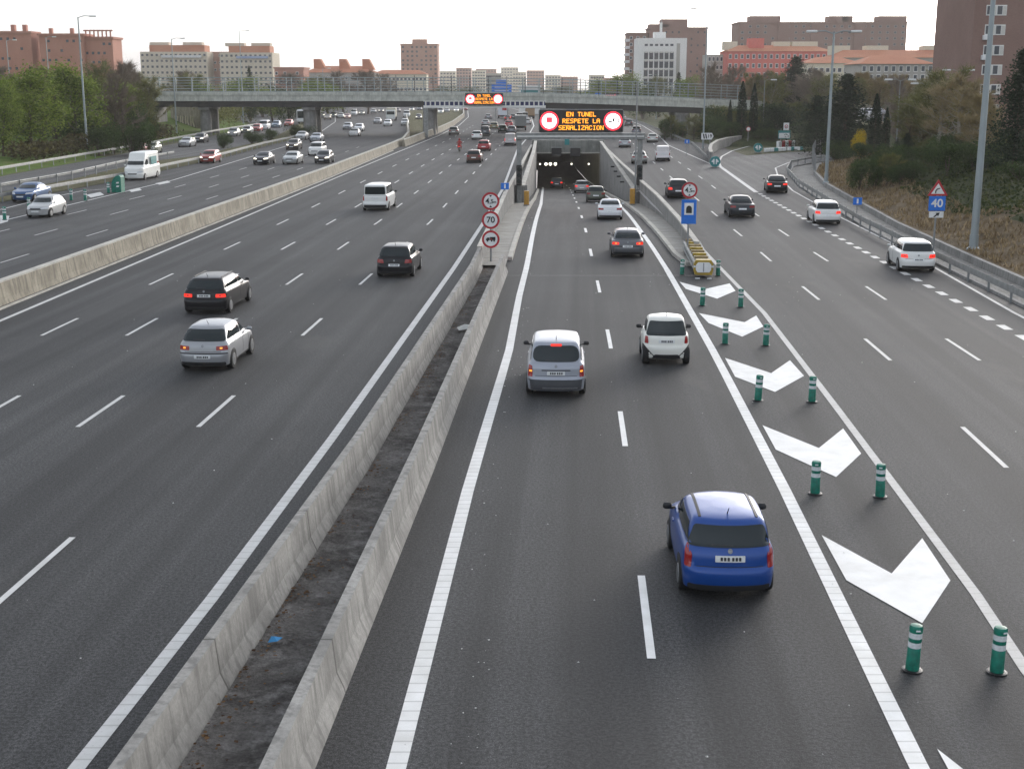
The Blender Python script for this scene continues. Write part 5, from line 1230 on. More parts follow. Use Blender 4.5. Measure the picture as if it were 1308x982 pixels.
row(['bush', 'bush', 'budding'], 1130, 1310, 9, 172, 44, 118, ['leafd', 'leafd', 'budding'], 'low shrub along the top of the right slope, %s from the left', GR, jt=9)
row(['budding', 'bare'], 1150, 1245, 5, 120, 48, 140, ['budding', 'twigy'], 'bare young tree behind the top of the right slope, %s from the left', GR, jt=10)
row(['bush'], 925, 1010, 8, 164, 30, 207, ['leafd'], 'low dark bush along the far edge of the exit ramp, %s from the left', GR, jt=4)
row(['bush', 'budding'], 842, 915, 6, 148, 26, 226, ['leafd', 'budding'], 'shrub in the shade under the right end of the bridge, %s from the left', GR, jt=4)
row(['bush', 'bush', 'budding'], 1095, 1300, 12, 205, 34, 104, ['leafd', 'leafd', 'budding'], 'small shrub halfway up the right slope, %s from the left', GR, jt=14)
row(['bush', 'leafy'], 225, 400, 8, 108, 36, 330, ['leafd', 'leaf'], 'low tree seen through the bridge railing on the left, %s from the left', GB, zb=0, jt=5)

# ------------------------------------------------------------------ vehicles
def ring(s, bow, bowf):
    zr, zf, yr, yf, hw, rr, rf = s; pts = []
    L = yf-yr; rr = min(rr, hw*.8, L*.4); rf = min(rf, hw*.8, L*.4)
    for i in range(6): pts.append((i/6*(hw-rr), yr))
    for i in range(7): a = PI/2*i/6; pts.append((hw-rr+rr*math.sin(a), yr+rr-rr*math.cos(a)))
    for i in range(1, 14): pts.append((hw, yr+rr+(L-rr-rf)*i/14))
    for i in range(7): a = PI/2*i/6; pts.append((hw-rf+rf*math.cos(a), yf-rf+rf*math.sin(a)))
    for i in range(1, 7): pts.append(((1-i/6)*(hw-rf), yf))
    full = pts+[(-x, y) for x, y in reversed(pts[1:-1])]
    out = []
    for x, y in full:
        t = (y-yr)/L; u = (x/hw)**2
        y2 = y+bow*u*(1-t)**3-bowf*u*t**3
        x2 = x*(1-.045*(1-t)**4-.07*t**4)
        crown = .0
        out.append((x2, y2, zr+(zf-zr)*t))
    return out
def loft(S, bow=.10, bowf=.22):
    mb = MB(); n = None
    for s in S:
        r = ring(s, bow, bowf); n = len(r); mb.v += r
    for i in range(len(S)-1):
        for k in range(n): mb.f.append((i*n+k, i*n+(k+1) % n, (i+1)*n+(k+1) % n, (i+1)*n+k)); mb.m.append(0)
    mb.f += [tuple(reversed(range(n))), tuple(range((len(S)-1)*n, len(S)*n))]; mb.m += [0, 0]
    return mb
def rounded(poly, r, seg=4):
    n = len(poly); out = []
    for i in range(n):
        p, a, b = Vector(poly[i]), Vector(poly[i-1]), Vector(poly[(i+1) % n])
        da, db = (a-p), (b-p); ra = min(r, da.length*.45); rb = min(r, db.length*.45)
        p0, p1 = p+da.normalized()*ra, p+db.normalized()*rb
        for k in range(seg+1):
            t = k/seg; out.append((1-t)**2*p0+2*t*(1-t)*p+t*t*p1)
        q = b+(p-b).normalized()*min(r, db.length*.45)
        sub = max(1, min(18, int((q-p1).length/.07)))
        for k in range(1, sub): out.append(p1+(q-p1)*k/sub)
    return out
def patch(bvh, axis, poly, r=.05, off=.006, rings=5, L=4.0):
    pl = rounded(poly, r); c = sum((Vector(p) for p in pl), Vector((0, 0)))/len(pl)
    rad = max((Vector(p)-c).length for p in pl); rings = max(2, min(9, int(rad/.08)))
    ax = {'rear': (lambda a, b: Vector((a, -4, b)), Vector((0, 1, 0))), 'front': (lambda a, b: Vector((a, L+4, b)), Vector((0, -1, 0))),
          'right': (lambda a, b: Vector((4, a, b)), Vector((-1, 0, 0))), 'left': (lambda a, b: Vector((-4, a, b)), Vector((1, 0, 0))), 'top': (lambda a, b: Vector((a, b, 6)), Vector((0, 0, -1)))}[axis]
    mb = MB(); n = len(pl)
    def hit(p, o):
        org = ax[0](p.x, p.y); h, nn, i, d = bvh.ray_cast(org, ax[1])
        if h is None:
            h, nn, i, d = bvh.find_nearest(org+ax[1]*(4.2 if axis != 'top' else 4.8))
        if nn.dot(ax[1]) > 0: nn = -nn
        return h+(nn*.75-ax[1]*.25)*o
    mb.v += [hit(p, -.03) for p in pl]
    for k in range(rings):
        f = 1-k/rings; mb.v += [hit(c+(p-c)*f, off) for p in pl]
    mb.v.append(hit(c, off))
    for k in range(rings):
        for i in range(n): mb.f.append((k*n+i, k*n+(i+1) % n, (k+1)*n+(i+1) % n, (k+1)*n+i)); mb.m.append(0)
    b = rings*n
    for i in range(n): mb.f.append((b+i, b+(i+1) % n, b+n)); mb.m.append(0)
    return mb
def circ(cx, cz, r, n=16): return [(cx+r*math.cos(2*PI*k/n), max(cz+r*math.sin(2*PI*k/n), .23 if cz == .31 else -9)) for k in range(n)]
def refine(S):
    """cubic in-between slices where the panels are large, so that the body curves instead of faceting"""
    out = []
    for i in range(len(S)-1):
        p0, p1, p2, p3 = S[max(i-1, 0)], S[i], S[i+1], S[min(i+2, len(S)-1)]
        d = max(abs(p2[k]-p1[k]) for k in (0, 2, 3)); n = 4 if d > .22 else (2 if d > .1 else 1)
        for k in range(n):
            t = k/n; q = []
            for a, b, c, e in zip(p0, p1, p2, p3):
                m1, m2 = (c-a)*.5, (e-b)*.5
                if (c-b)*(b-a) <= 0: m1 = 0
                if (c-b)*(e-c) <= 0: m2 = 0
                lim = 1.2*abs(c-b); m1 = max(-lim, min(lim, m1)); m2 = max(-lim, min(lim, m2))
                h = (2*t**3-3*t*t+1)*b+(t**3-2*t*t+t)*m1+(-2*t**3+3*t*t)*c+(t**3-t*t)*m2; q.append(h)
            out.append(tuple(q))
    out.append(S[-1]); return out
def car_slices(L, W, Hh, belt, hood, cowl, wst, rgb, rgt, rw=.74, ts=.07, shelf=.0, bump=.60):
    hw = W/2; kk = min(1.0, (L-wst-rgt)/1.9)
    return [(.165, .17, .18, L-.18, hw*.86, .2, .35), (.225, .22, .04, L-.05, hw*.955, .22, .45), (.40, .38, 0, L, hw*.985, .24, .55), (bump-.05, bump-.06, 0, L, hw, .24, .55),
            (bump+.01, bump, .025, L-.01, hw, .22, .5), (bump+.05, bump+.03, ts, L-.05, hw, .2, .5), (belt-.12, hood, ts+.02, L-.14, hw*.99, .2, .45),
            (belt-.04, hood+.08, ts+.05, L-.36, hw*.968, .2, .4), (belt, hood+.17, rgb, L-cowl+.12, hw*.925, .16, .3), (belt+.045, belt+.03, rgb+.03, L-cowl, hw*.885, .15, .25),
            (belt+(Hh-belt)*.5, belt+(Hh-belt)*.52, rgb+(rgt-rgb)*.45, L-cowl-(wst-cowl)*.52, hw*(rw*.5+.885*.5)+.012, .15, .22), (Hh-.105, Hh-.10, rgt-.06, L-wst+.09, hw*rw, .14, .2), (Hh-.055, Hh-.055, rgt+.01, L-wst-.03, hw*(rw-.05), .14, .2),
            (Hh-.02, Hh-.02, rgt+.22*kk, L-wst-.3*kk, hw*(rw-.2), .2, .2), (Hh, Hh, rgt+.55*kk, L-wst-.62*kk, hw*.25, .06, .06)]
SPEC = {   # L W H belt hood cowl wst rgb rgt
 'city':   dict(a=(3.67, 1.68, 1.47, .96, .80, .85, 1.55, .14, .40), rw=.79, win=(.02, .135, .87, .72), tail='tall', plate=.80, panels=1),
 'smart':  dict(a=(2.50, 1.53, 1.55, .98, .84, .55, 1.05, .16, .34), rw=.76, win=(-.03, .13, .86, .70), tail='smart', plate=.78, bump=.62),
 'mpv':    dict(a=(4.28, 1.75, 1.63, 1.0, .84, .80, 1.75, .14, .42), rw=.78, win=(.05, .13, .80, .72), tail='mid', plate=.73, winr=.22, low='trimgrey'),
 'hatch':  dict(a=(4.20, 1.76, 1.49, .97, .78, 1.0, 1.75, .16, .50), rw=.74, win=(.04, .13, .84, .71), tail='round', plate=.62),
 'oldhatch': dict(a=(3.88, 1.66, 1.43, .93, .74, .95, 1.65, .16, .62), rw=.72, win=(.04, .13, .84, .70), tail='wide', plate=.50, strip=1),
 'wagon':  dict(a=(4.55, 1.82, 1.45, .97, .78, 1.05, 1.9, .14, .52), rw=.72, win=(.04, .13, .84, .70), tail='wide', plate=.76),
 'sedan':  dict(a=(4.55, 1.78, 1.42, .96, .78, 1.10, 1.95, .78, 1.38), rw=.70, win=(.07, .13, .74, .64), tail='wide', plate=.62),
 'fast':   dict(a=(4.30, 1.74, 1.42, .95, .77, 1.05, 1.85, .30, .85), rw=.71, win=(.06, .14, .76, .64), tail='wide', plate=.62, strip=1),
 'van':    dict(a=(4.75, 1.92, 1.90, 1.12, .98, .75, 1.55, .10, .18), rw=.84, win=(.06, .18, .78, .74), tail='vert', plate=.92, low='trim'),
 'bigvan': dict(a=(5.90, 1.99, 2.62, 1.35, 1.12, .85, 1.75, .08, .16), rw=.84, win=None, tail='vert', plate=.6),
 'panelvan': dict(a=(4.15, 1.74, 1.82, 1.08, .92, .80, 1.55, .09, .17), rw=.84, win=None, tail='vert', plate=.92, low='trim'),
 'suv':    dict(a=(4.55, 1.85, 1.72, 1.08, .95, .95, 1.7, .12, .36), rw=.78, win=(.06, .16, .74, .66), tail='vert', plate=.80),
}
_proto = {}
def car_proto(kind):
    if kind in _proto: return _proto[kind]
    sp = SPEC[kind]; L, W, Hh, belt, hood, cowl, wst, rgb, rgt = sp['a']; hw = W/2; rw = sp['rw']
    S = car_slices(*sp['a'], rw=rw, bump=sp.get('bump', .60)); mb = loft(refine(S), {'van': .04, 'bigvan': .04, 'panelvan': .04, 'smart': .17, 'city': .14}.get(kind, .10)); _ = (S, .10 if kind not in ('van', 'bigvan', 'panelvan') else .04)
    bvh = BVHTree.FromPolygons([Vector(v) for v in mb.v], mb.f)
    parts = []   # (name, mesh, material key, parent index or None)
    def put(name, m, key, parent=None, smooth=50):
        parts.append((name, m.mesh(name, MT['white'], smooth), key, parent)); return len(parts)-1
    bi = put('body', mb, 'paint', None, 38)
    P = lambda ax, poly, r=.05, off=.006: patch(bvh, ax, poly, r, off, 5, L)
    yr, yf = .74 if kind != 'smart' else .42, L-(.82 if kind != 'smart' else .48)
    if kind == 'bigvan': yr, yf = 1.25, L-.95
    # glass
    if sp['win']:
        b, tpp, w0, w1 = sp['win']
        ri = put('rear_window', P('rear', [(-hw*w0, belt+b), (hw*w0, belt+b), (hw*w1, Hh-tpp), (-hw*w1, Hh-tpp)], sp.get('winr', .07), .014), 'glass')
        put('wiper', P('rear', [(-.32, belt+b+.035), (.06, belt+b+.03), (.06, belt+b+.045), (-.32, belt+b+.055)], .003, .018), 'trim', ri)
    else:
        for s in (-1, 1):
            put('rear_door_seam', P('rear', [(-.012+s*.0, .45), (.012, .45), (.012, Hh-.2), (-.012, Hh-.2)], .004, .004), 'trim') if s == 1 else None
    wt = .85 if kind == 'bigvan' else .16
    put('windscreen', P('front', [(-hw*.80, belt+.07), (hw*.80, belt+.07), (hw*(rw-.08), Hh-wt), (-hw*(rw-.08), Hh-wt)], .08, .012), 'glass')
    mid = L*.51 if kind not in ('van', 'bigvan', 'panelvan') else L*.60
    if kind == 'smart': mid = L*.40
    for side in ('right', 'left'):
        sl = 1 if side == 'right' else -1
        fr_b, fr_t = L-cowl-.42, L-wst-.12
        put('side_window', P(side, [(mid+.04, belt+.06), (fr_b, belt+.06), (fr_t, Hh-.15-(.55 if kind == 'bigvan' else 0)), (mid+.04, Hh-.14-(.55 if kind == 'bigvan' else 0))], .05, .010), 'glass')
        if kind not in ('bigvan', 'panelvan'):
            put('side_window', P(side, [(max(rgb+.28, .42), belt+.075), (mid-.05, belt+.06), (mid-.05, Hh-.14), (rgt+.22, Hh-.16)], .06, .010), 'glass')
        put('wheel_arch', P(side, circ(yr, .31, .355, 24), .005, .008), 'trim'); put('wheel_arch', P(side, circ(yf, .31, .355, 24), .005, .008), 'trim')
        put('sill', P(side, [(yr+.4, .21), (yf-.4, .21), (yf-.4, .27), (yr+.4, .27)], .01, .004), 'trim')
        for y0, y1 in ((mid-.9 if kind not in ('smart', 'city') else None, mid-.05), (mid, L-cowl-.25)):
            if y0 is not None: put('door_seam', P(side, [(y1-.008, .34), (y1+.008, .34), (y1+.008, belt), (y1-.008, belt)], .002, .003), 'trim')
        put('door_handle', P(side, [(mid+.12, belt-.13), (mid+.30, belt-.13), (mid+.30, belt-.095), (mid+.12, belt-.095)], .01, .02), 'trim' if kind in ('van', 'panelvan', 'bigvan') else 'paint')
        z = belt+.05
        put('door_mirror', MB().box((sl*(hw+.065), L-cowl-.40, z), (.17, .09, .125), ch=.03).box((sl*(hw-.03), L-cowl-.38, z-.045), (.12, .05, .045)), 'mirror')
    # lamps
    t = sp['tail']
    for s in (-1, 1):
        q = {'tall': [(hw*.80, .62), (hw*.93, .62), (hw*.915, .90), (hw*.85, 1.01), (hw*.78, .84)], 'smart': [(hw*.76, .70), (hw*.915, .70), (hw*.89, .93), (hw*.78, .93)], 'mid': [(hw*.78, .62), (hw*.93, .62), (hw*.90, .96), (hw*.79, .94)],
             'round': [(hw*.56, .70), (hw*.925, .72), (hw*.91, .88), (hw*.60, .88)], 'wide': [(hw*.52, .70), (hw*.93, .70), (hw*.91, .84), (hw*.52, .83)], 'vert': [(hw*.82, .72), (hw*.93, .72), (hw*.92, Hh*.60), (hw*.83, Hh*.60)]}[t]
        ti = put('tail_light', P('rear', [(s*x, z) for x, z in q], .03, .012), 'tail')
        cx = sum(x for x, z in q)/len(q); cz = sum(z for x, z in q)/len(q)
        put('reverse_lens', P('rear', [(s*(cx-.05), cz-.02), (s*(cx+.03), cz-.02), (s*(cx+.03), cz+.03), (s*(cx-.05), cz+.03)], .012, .018), 'tail2', ti)
        hz_ = hood-.06 if kind not in ('van', 'bigvan', 'panelvan') else .80
        hi = put('headlight', P('front', [(s*hw*.42, hz_-.09), (s*hw*.90, hz_-.06), (s*hw*.92, hz_+.06), (s*hw*.50, hz_+.03)], .04, .012), 'head')
    # trim
    pz = sp['plate']; pi_ = put('number_plate', P('rear', [(-.26, pz-.055), (.26, pz-.055), (.26, pz+.055), (-.26, pz+.055)], .012, .022), 'plate')
    inks = None
    for k, (x0, x1) in enumerate([(-.17, -.13), (-.11, -.07), (-.05, -.01), (.03, .07), (.09, .13), (.15, .19)]):
        if kind in ('city', 'mpv', 'smart', 'oldhatch', 'wagon', 'hatch', 'fast'): put('plate_character', P('rear', [(x0, pz-.032), (x1, pz-.032), (x1, pz+.032), (x0, pz+.032)], .008, .027), 'ink', pi_)
    put('number_plate', P('front', [(-.26, .40), (.26, .40), (.26, .51), (-.26, .51)], .012, .02), 'plate')
    put('grille', P('front', [(-.42, .55), (.42, .55), (.46, .66), (-.46, .66)], .03, .01), 'trim')
    put('lower_grille', P('front', [(-hw*.6, .26), (hw*.6, .26), (hw*.6, .37), (-hw*.6, .37)], .03, .008), 'trim')
    if kind == 'smart':
        put('bumper_insert', P('rear', [(-hw*.62, .22), (hw*.62, .22), (hw*.50, .36), (-hw*.50, .36)], .05, .012), 'trim')
        put('tailgate', P('rear', [(-hw*.70, .66), (hw*.70, .66), (hw*.68, .95), (-hw*.68, .95)], .05, .012), 'paint')
    elif kind in ('mpv',):
        put('lower_bumper', P('rear', [(-hw*.94, .24), (hw*.94, .24), (hw*.97, .55), (-hw*.97, .55)], .05, .012), 'grey')
        put('chrome_strip', P('rear', [(-hw*.45, .285), (hw*.72, .285), (hw*.72, .325), (-hw*.45, .325)], .015, .024), 'rim')
        put('high_brake_light', P('rear', [(-.16, Hh-.15), (.16, Hh-.15), (.16, Hh-.09), (-.16, Hh-.09)], .02, .02), 'brake3')
        put('handle_recess', P('rear', [(-.42, .80), (.42, .80), (.42, .83), (-.42, .83)], .012, .012), 'trim')
    else:
        put('lower_bumper', P('rear', [(-hw*.86, .22), (hw*.86, .22), (hw*.86, .33 if not sp.get('low') else .44), (-hw*.86, .33 if not sp.get('low') else .44)], .04, .008), 'trim')
    if sp.get('strip'): put('bumper_strip', P('rear', [(-hw*.93, .585), (hw*.93, .585), (hw*.93, .62), (-hw*.93, .62)], .012, .012), 'trim')
    if kind in ('city', 'hatch', 'oldhatch', 'wagon', 'fast', 'sedan', 'mpv'):
        put('boot_seam', P('rear', [(-hw*.7, .645), (hw*.7, .645), (hw*.7, .657), (-hw*.7, .657)], .003, .004), 'trim')
        bz = .80 if kind not in ('city', 'mpv', 'wagon') else (.90 if kind != 'mpv' else .90)
        put('badge', P('rear', circ(0, bz+.03, .042, 12), .005, .014), 'rim')
    if kind == 'city':
        for s in (-1, 1): put('roof_strip', P('top', [(s*hw*.60-.025, rgt+.15), (s*hw*.60+.025, rgt+.15), (s*hw*.60+.025, L-wst-.1), (s*hw*.60-.025, L-wst-.1)], .02, .012), 'trim')
    if kind in ('wagon',):
        for s in (-1, 1): put('roof_rail', MB().tube([(s*hw*.60, rgt+.25, Hh-.03), (s*hw*.61, rgt+.4, Hh-.005), (s*hw*.61, L-wst-.4, Hh-.005), (s*hw*.60, L-wst-.2, Hh-.04)], .016, 6), 'trim')
    put('aerial', MB().tube([(0, rgt+.28, Hh-.03), (0, rgt+.08, Hh+.14)], [.012, .006], 5), 'trim')
    # wheels
    ww = .2; rad = .315 if kind not in ('smart', 'city') else .29
    for y in (yr, yf):
        for s in (-1, 1):
            xo = hw*(.985)+.012
            m = MB().lathe((s*(xo-ww) if s > 0 else -(xo), y, rad), [(rad*.62, 0), (rad-.02, .0), (rad, .03), (rad, ww-.03), (rad-.02, ww), (rad*.62, ww)], 24, axis='x')
            wi = put('wheel', m, 'tyre', None, 40)
            rm = MB().lathe((s*(xo+.004), y, rad), [(rad*.63, -.006*s), (rad*.60, .006*s), (rad*.25, -.004*s), (rad*.12, .01*s)], 20, axis='x')
            put('rim', rm, 'rim', wi, 40)
    _proto[kind] = (parts, L, yr, yf); return _proto[kind]
NEAR_ONLY = {'wiper', 'door_seam', 'door_handle', 'reverse_lens', 'badge', 'boot_seam', 'aerial', 'exhaust', 'plate_character', 'sill', 'bumper_strip', 'rear_door_seam', 'lower_grille'}
def car(kind, px, py, away, slope, col, label, group, surf='g', metal=.35, tail='lamp', head='hl', grey=None, brake3='lamp', z=0.0, rz=None, name=None, mir=None, tail2=None):
    parts, L, yr, yf = car_proto(kind)
    p = pt(px, py) if surf == 't' else gp(px, py, z)
    a = -math.atan(slope)+(0 if away else PI)
    if rz is not None: a = rz
    fwd = Vector((-math.sin(a), math.cos(a), 0))
    # (px, py) is where the tyres of the end we see meet the road
    org = p-fwd*(yr-.05) if away else p-fwd*(yf+.05)
    rx = 0
    if surf == 't':
        rx = math.atan((zt(org.y+L)-zt(org.y))/L); org.z = zt(org.y+.0)+.005
    nm = name or {'van': 'van', 'bigvan': 'van', 'panelvan': 'van'}.get(kind, 'car')
    t = thing(nm, label, 'van' if nm == 'van' else nm, tuple(org), a, group, rx)
    pm = paint(col, metal)
    K = dict(paint=pm, glass=MT['glass'], trim=MT['trim'], tail=MT[tail], tail2=MT[tail2 or 'lamp'], head=MT[head], plate=MT['plate'], ink=MT['plateink'], rim=MT['rim'], tyre=MT['tyre'], mirror=mir or pm, brake3=MT[brake3], grey=MT['bumpergrey'])
    far = p.y > 75; vfar = p.y > 170
    keep = {'body', 'rear_window', 'windscreen', 'side_window', 'tail_light', 'headlight', 'number_plate', 'wheel', 'grille', 'lower_bumper'}
    objs = {}
    for i, (n, me, key, par) in enumerate(parts):
        if far and n in NEAR_ONLY: continue
        if vfar and n not in keep: continue
        if par is not None and par not in objs: continue
        objs[i] = link(n, me, objs[par] if par is not None else t, mat=K[key])
    return t, org, a
WHITE, SILVER, BLACK = (.74, .74, .71), (.50, .51, .53), (.012, .012, .014)
GT, GA, GR_, GO, GS = 'cars on the tunnel road', 'vehicles driving away on the left carriageway', 'vehicles driving away on the right carriageway', 'vehicles coming towards the camera', 'vehicles on the service road'
# tunnel road
car('city', 925, 752, 1, .03, (.003, .055, .27), 'bright blue small hatchback with dark roof strips, nearest car to the camera', GT, metal=.2, mir=MT['trim'])
car('smart', 850, 464, 1, .04, (.78, .77, .70), 'white tiny two seat city car with dark rear window, right of the silver people carrier', GT, metal=0, mir=MT['trim'])
car('mpv', 710, 502, 1, .035, (.50, .53, .60), 'silver people carrier with lit high brake light and grey lower bumper in the tunnel lanes', GT, tail='lamp', brake3='lit', mir=MT['trim'], tail2='indic')
car('fast', 801, 328, 1, .05, (.11, .115, .125), 'dark grey hatchback with lit tail lamps in the right tunnel lane', GT, 't', tail='lit', tail2='indic')
car('sedan', 779, 280.5, 1, .06, (.70, .71, .72), 'white saloon car driving down the ramp ahead of the dark grey hatchback', GT, 't', metal=.1)
car('hatch', 761, 258.5, 1, .05, (.09, .10, .075), 'dark green grey hatchback between white saloon and tunnel mouth', GT, 't')
car('hatch', 743, 246.5, 1, .04, (.62, .60, .60), 'pale hatchback with big red lamps about to enter the tunnel', GT, 't', tail='lit')
car('hatch', 711, 240.8, 1, .03, (.05, .05, .055), 'dark car inside the tunnel with three red brake lights lit', GT, 't', tail='lit', brake3='lit')
# left carriageway, driving away
car('oldhatch', 267, 470, 1, .055, (.52, .53, .55), 'silver old hatchback with black bumper strip, nearest on the left carriageway', GA, tail='lamp', tail2='indic')
car('wagon', 267, 399, 1, .06, BLACK, 'glossy black estate car with lit tail lamps just ahead of the silver old hatchback', GA, tail='lit', metal=.1)
car('hatch', 506, 353, 1, .055, BLACK, 'black hatchback with a round badge in the lane next to the tunnel ramp', GA, metal=.1)
car('van', 481, 268.5, 1, .055, WHITE, 'white passenger van with black lower bumper on the left carriageway', GA, metal=0, mir=MT['trim'])
car('hatch', 605.5, 208, 1, .05, (.10, .035, .02), 'dark brownish red hatchback behind the motorcyclist, nearest of the far group', GA, metal=.2)
car('hatch', 618, 193, 1, .04, (.33, .025, .03), 'dark red hatchback ahead of the brownish hatchback', GA)
car('panelvan', 651.5, 186, 1, .03, (.68, .64, .62), 'white small van with red marks nearest the left parapet of the ramp', GA, metal=0, tail='lit')
car('hatch', 609, 178.5, 1, .02, (.72, .72, .69), 'white hatchback left of the dark grey off roader in the far group', GA, metal=.1)
car('suv', 619.5, 173.5, 1, .02, (.05, .055, .065), 'dark grey off roader directly right of the white hatchback in the far group', GA)
car('hatch', 579.5, 172.5, 1, .02, (.17, .165, .15), 'grey hatchback alone in the far left lane near the bridge pier', GA)
car('hatch', 642, 169.5, 1, .01, (.06, .075, .06), 'dark green hatchback in the far group beside the small white van', GA)
car('hatch', 631, 165.5, 1, .0, (.22, .20, .11), 'dark car with yellowish roof in the middle of the far group', GA)
car('sedan', 620, 161, 1, .0, (.50, .50, .49), 'pale grey saloon ahead of the dark grey off roader', GA)
car('sedan', 653.5, 170.5, 1, .01, (.46, .48, .52), 'silver saloon between dark green hatchback and grey box lorry', GA)
car('hatch', 650, 162.5, 1, -.01, (.42, .03, .04), 'bright red hatchback in front of the grey box lorry', GA)
car('sedan', 623.5, 152.5, 1, -.03, (.34, .35, .36), 'mid grey saloon alone below the right part of the small LED board', GA)
car('sedan', 648.5, 154.5, 1, -.03, (.12, .05, .05), 'dark red saloon with lit lamps beside the white lorry with a red rear', GA, tail='lit')
car('sedan', 655.5, 152.5, 1, -.03, (.05, .06, .065), 'black saloon right of the dark red saloon in the far queue', GA, tail='lit')
car('van', 664, 153.5, 1, -.03, (.09, .10, .10), 'dark grey van in the far queue left of the white van', GA)
car('van', 670.5, 152.5, 1, -.03, (.62, .62, .60), 'white van at the end of the far queue beside the brown lorry', GA, metal=0)
car('hatch', 673.5, 159.5, 1, -.02, (.70, .70, .68), 'white hatchback right of the grey box lorry', GA)
# right carriageway, driving away
car('hatch', 1169, 346, 1, .10, WHITE, 'white hatchback with black lower bumper, nearest on the exit lane', GR_, metal=.05, tail='lit')
car('hatch', 1055.5, 286, 1, .08, WHITE, 'white hatchback, second on the right exit lane', GR_, metal=.05, tail='lit')
car('sedan', 947, 277.5, 1, .06, (.035, .04, .045), 'dark metallic saloon in the middle lane of the right carriageway', GR_)
car('sedan', 992, 246.5, 1, .13, BLACK, 'black saloon with lit orange lamps turning onto the exit ramp', GR_, tail='lit', tail2='indic')
car('hatch', 866, 253, 1, .06, (.03, .03, .035), 'black hatchback partly hidden by the round 4,5 m sign', GR_, tail='lit')
car('panelvan', 846.5, 206, 1, .08, (.74, .70, .69), 'white panel van without rear windows on the right carriageway', GR_, metal=0)
car('sedan', 816.5, 209, 1, .08, (.30, .30, .28), 'grey saloon hidden behind the right leg of the tunnel gantry', GR_)
car('sedan', 798, 188.5, 1, .08, (.48, .50, .52), 'silver saloon to the left of the right gantry leg, below the LED board corner', GR_)
car('fast', 833.5, 182, 1, .08, (.70, .69, .64), 'white hatchback ahead of the white panel van', GR_)
car('hatch', 813, 171.5, 1, .08, (.40, .42, .46), 'pale blue grey hatchback behind the right end of the gantry beam', GR_)
car('hatch', 803, 161, 1, .07, (.08, .08, .09), 'dark hatchback right of the LED board under the bridge', GR_)
car('sedan', 795, 154, 1, .06, (.62, .62, .60), 'white saloon farthest on the right carriageway under the bridge', GR_)
# oncoming
SO = .045
car('sedan', 31, 258, 0, .04, (.035, .09, .21), 'blue saloon with a gleaming side on the left auxiliary lane', GO, metal=.4)
car('oldhatch', 51, 277.5, 0, .06, (.66, .67, .66), 'silver hatchback nearest in the oncoming lanes, beside the left gore', GO, metal=.2)
car('bigvan', 173, 230, 0, .05, (.76, .76, .72), 'tall white van with a green side patch coming past the green nose marker', GO, metal=0)
car('hatch', 265, 208.5, 0, .05, (.30, .03, .02), 'red hatchback with headlights on, by the left guardrail', GO, head='hlit')
car('sedan', 334, 210.5, 0, .04, (.03, .03, .035), 'black saloon with headlights on in the oncoming lanes, left of the silver one', GO, head='hlit')
car('sedan', 371, 210, 0, .04, (.60, .62, .60), 'silver saloon in the oncoming lanes between two black ones', GO)
car('hatch', 412, 209, 0, .04, (.05, .05, .055), 'black hatchback with headlights on hugging the tan wall', GO, head='hlit')
car('suv', 403, 199, 0, .04, (.72, .71, .68), 'white off roader behind the black hatchback at the tan wall', GO, metal=.05)
car('hatch', 373.5, 191.5, 0, .03, (.06, .045, .04), 'dark brown hatchback with headlights on behind the silver saloon', GO, head='hlit')
car('sedan', 403, 181.5, 0, .03, (.52, .55, .60), 'silver blue saloon behind the white off roader', GO)
car('sedan', 384, 179, 0, .02, (.62, .62, .60), 'pale saloon below the left bridge pier', GO)
car('sedan', 452, 174.5, 0, .0, (.78, .77, .74), 'white saloon nearest of three together right of the left pier', GO)
car('hatch', 458, 168, 0, .0, (.72, .73, .75), 'white hatchback, right hand one of the three together right of the left pier', GO)
car('hatch', 443.5, 166, 0, .0, (.58, .60, .62), 'grey white hatchback, left hand one of the three together right of the left pier', GO)
car('sedan', 482, 158.5, 0, -.02, (.42, .43, .44), 'grey saloon alone right of the three white cars', GO)
car('hatch', 495, 161.5, 0, -.03, (.74, .74, .72), 'white hatchback in front of the white lorry', GO)
car('hatch', 517, 160.5, 0, -.03, (.68, .70, .70), 'white hatchback right of the white lorry, nearest the tan wall', GO)
car('van', 519.5, 150, 0, -.06, (.72, .72, .71), 'white van behind the hatchback nearest the tan wall', GO, metal=0)
car('hatch', 535, 153, 0, -.06, (.10, .10, .11), 'dark hatchback beside the left face of the right bridge pier', GO, head='hlit')
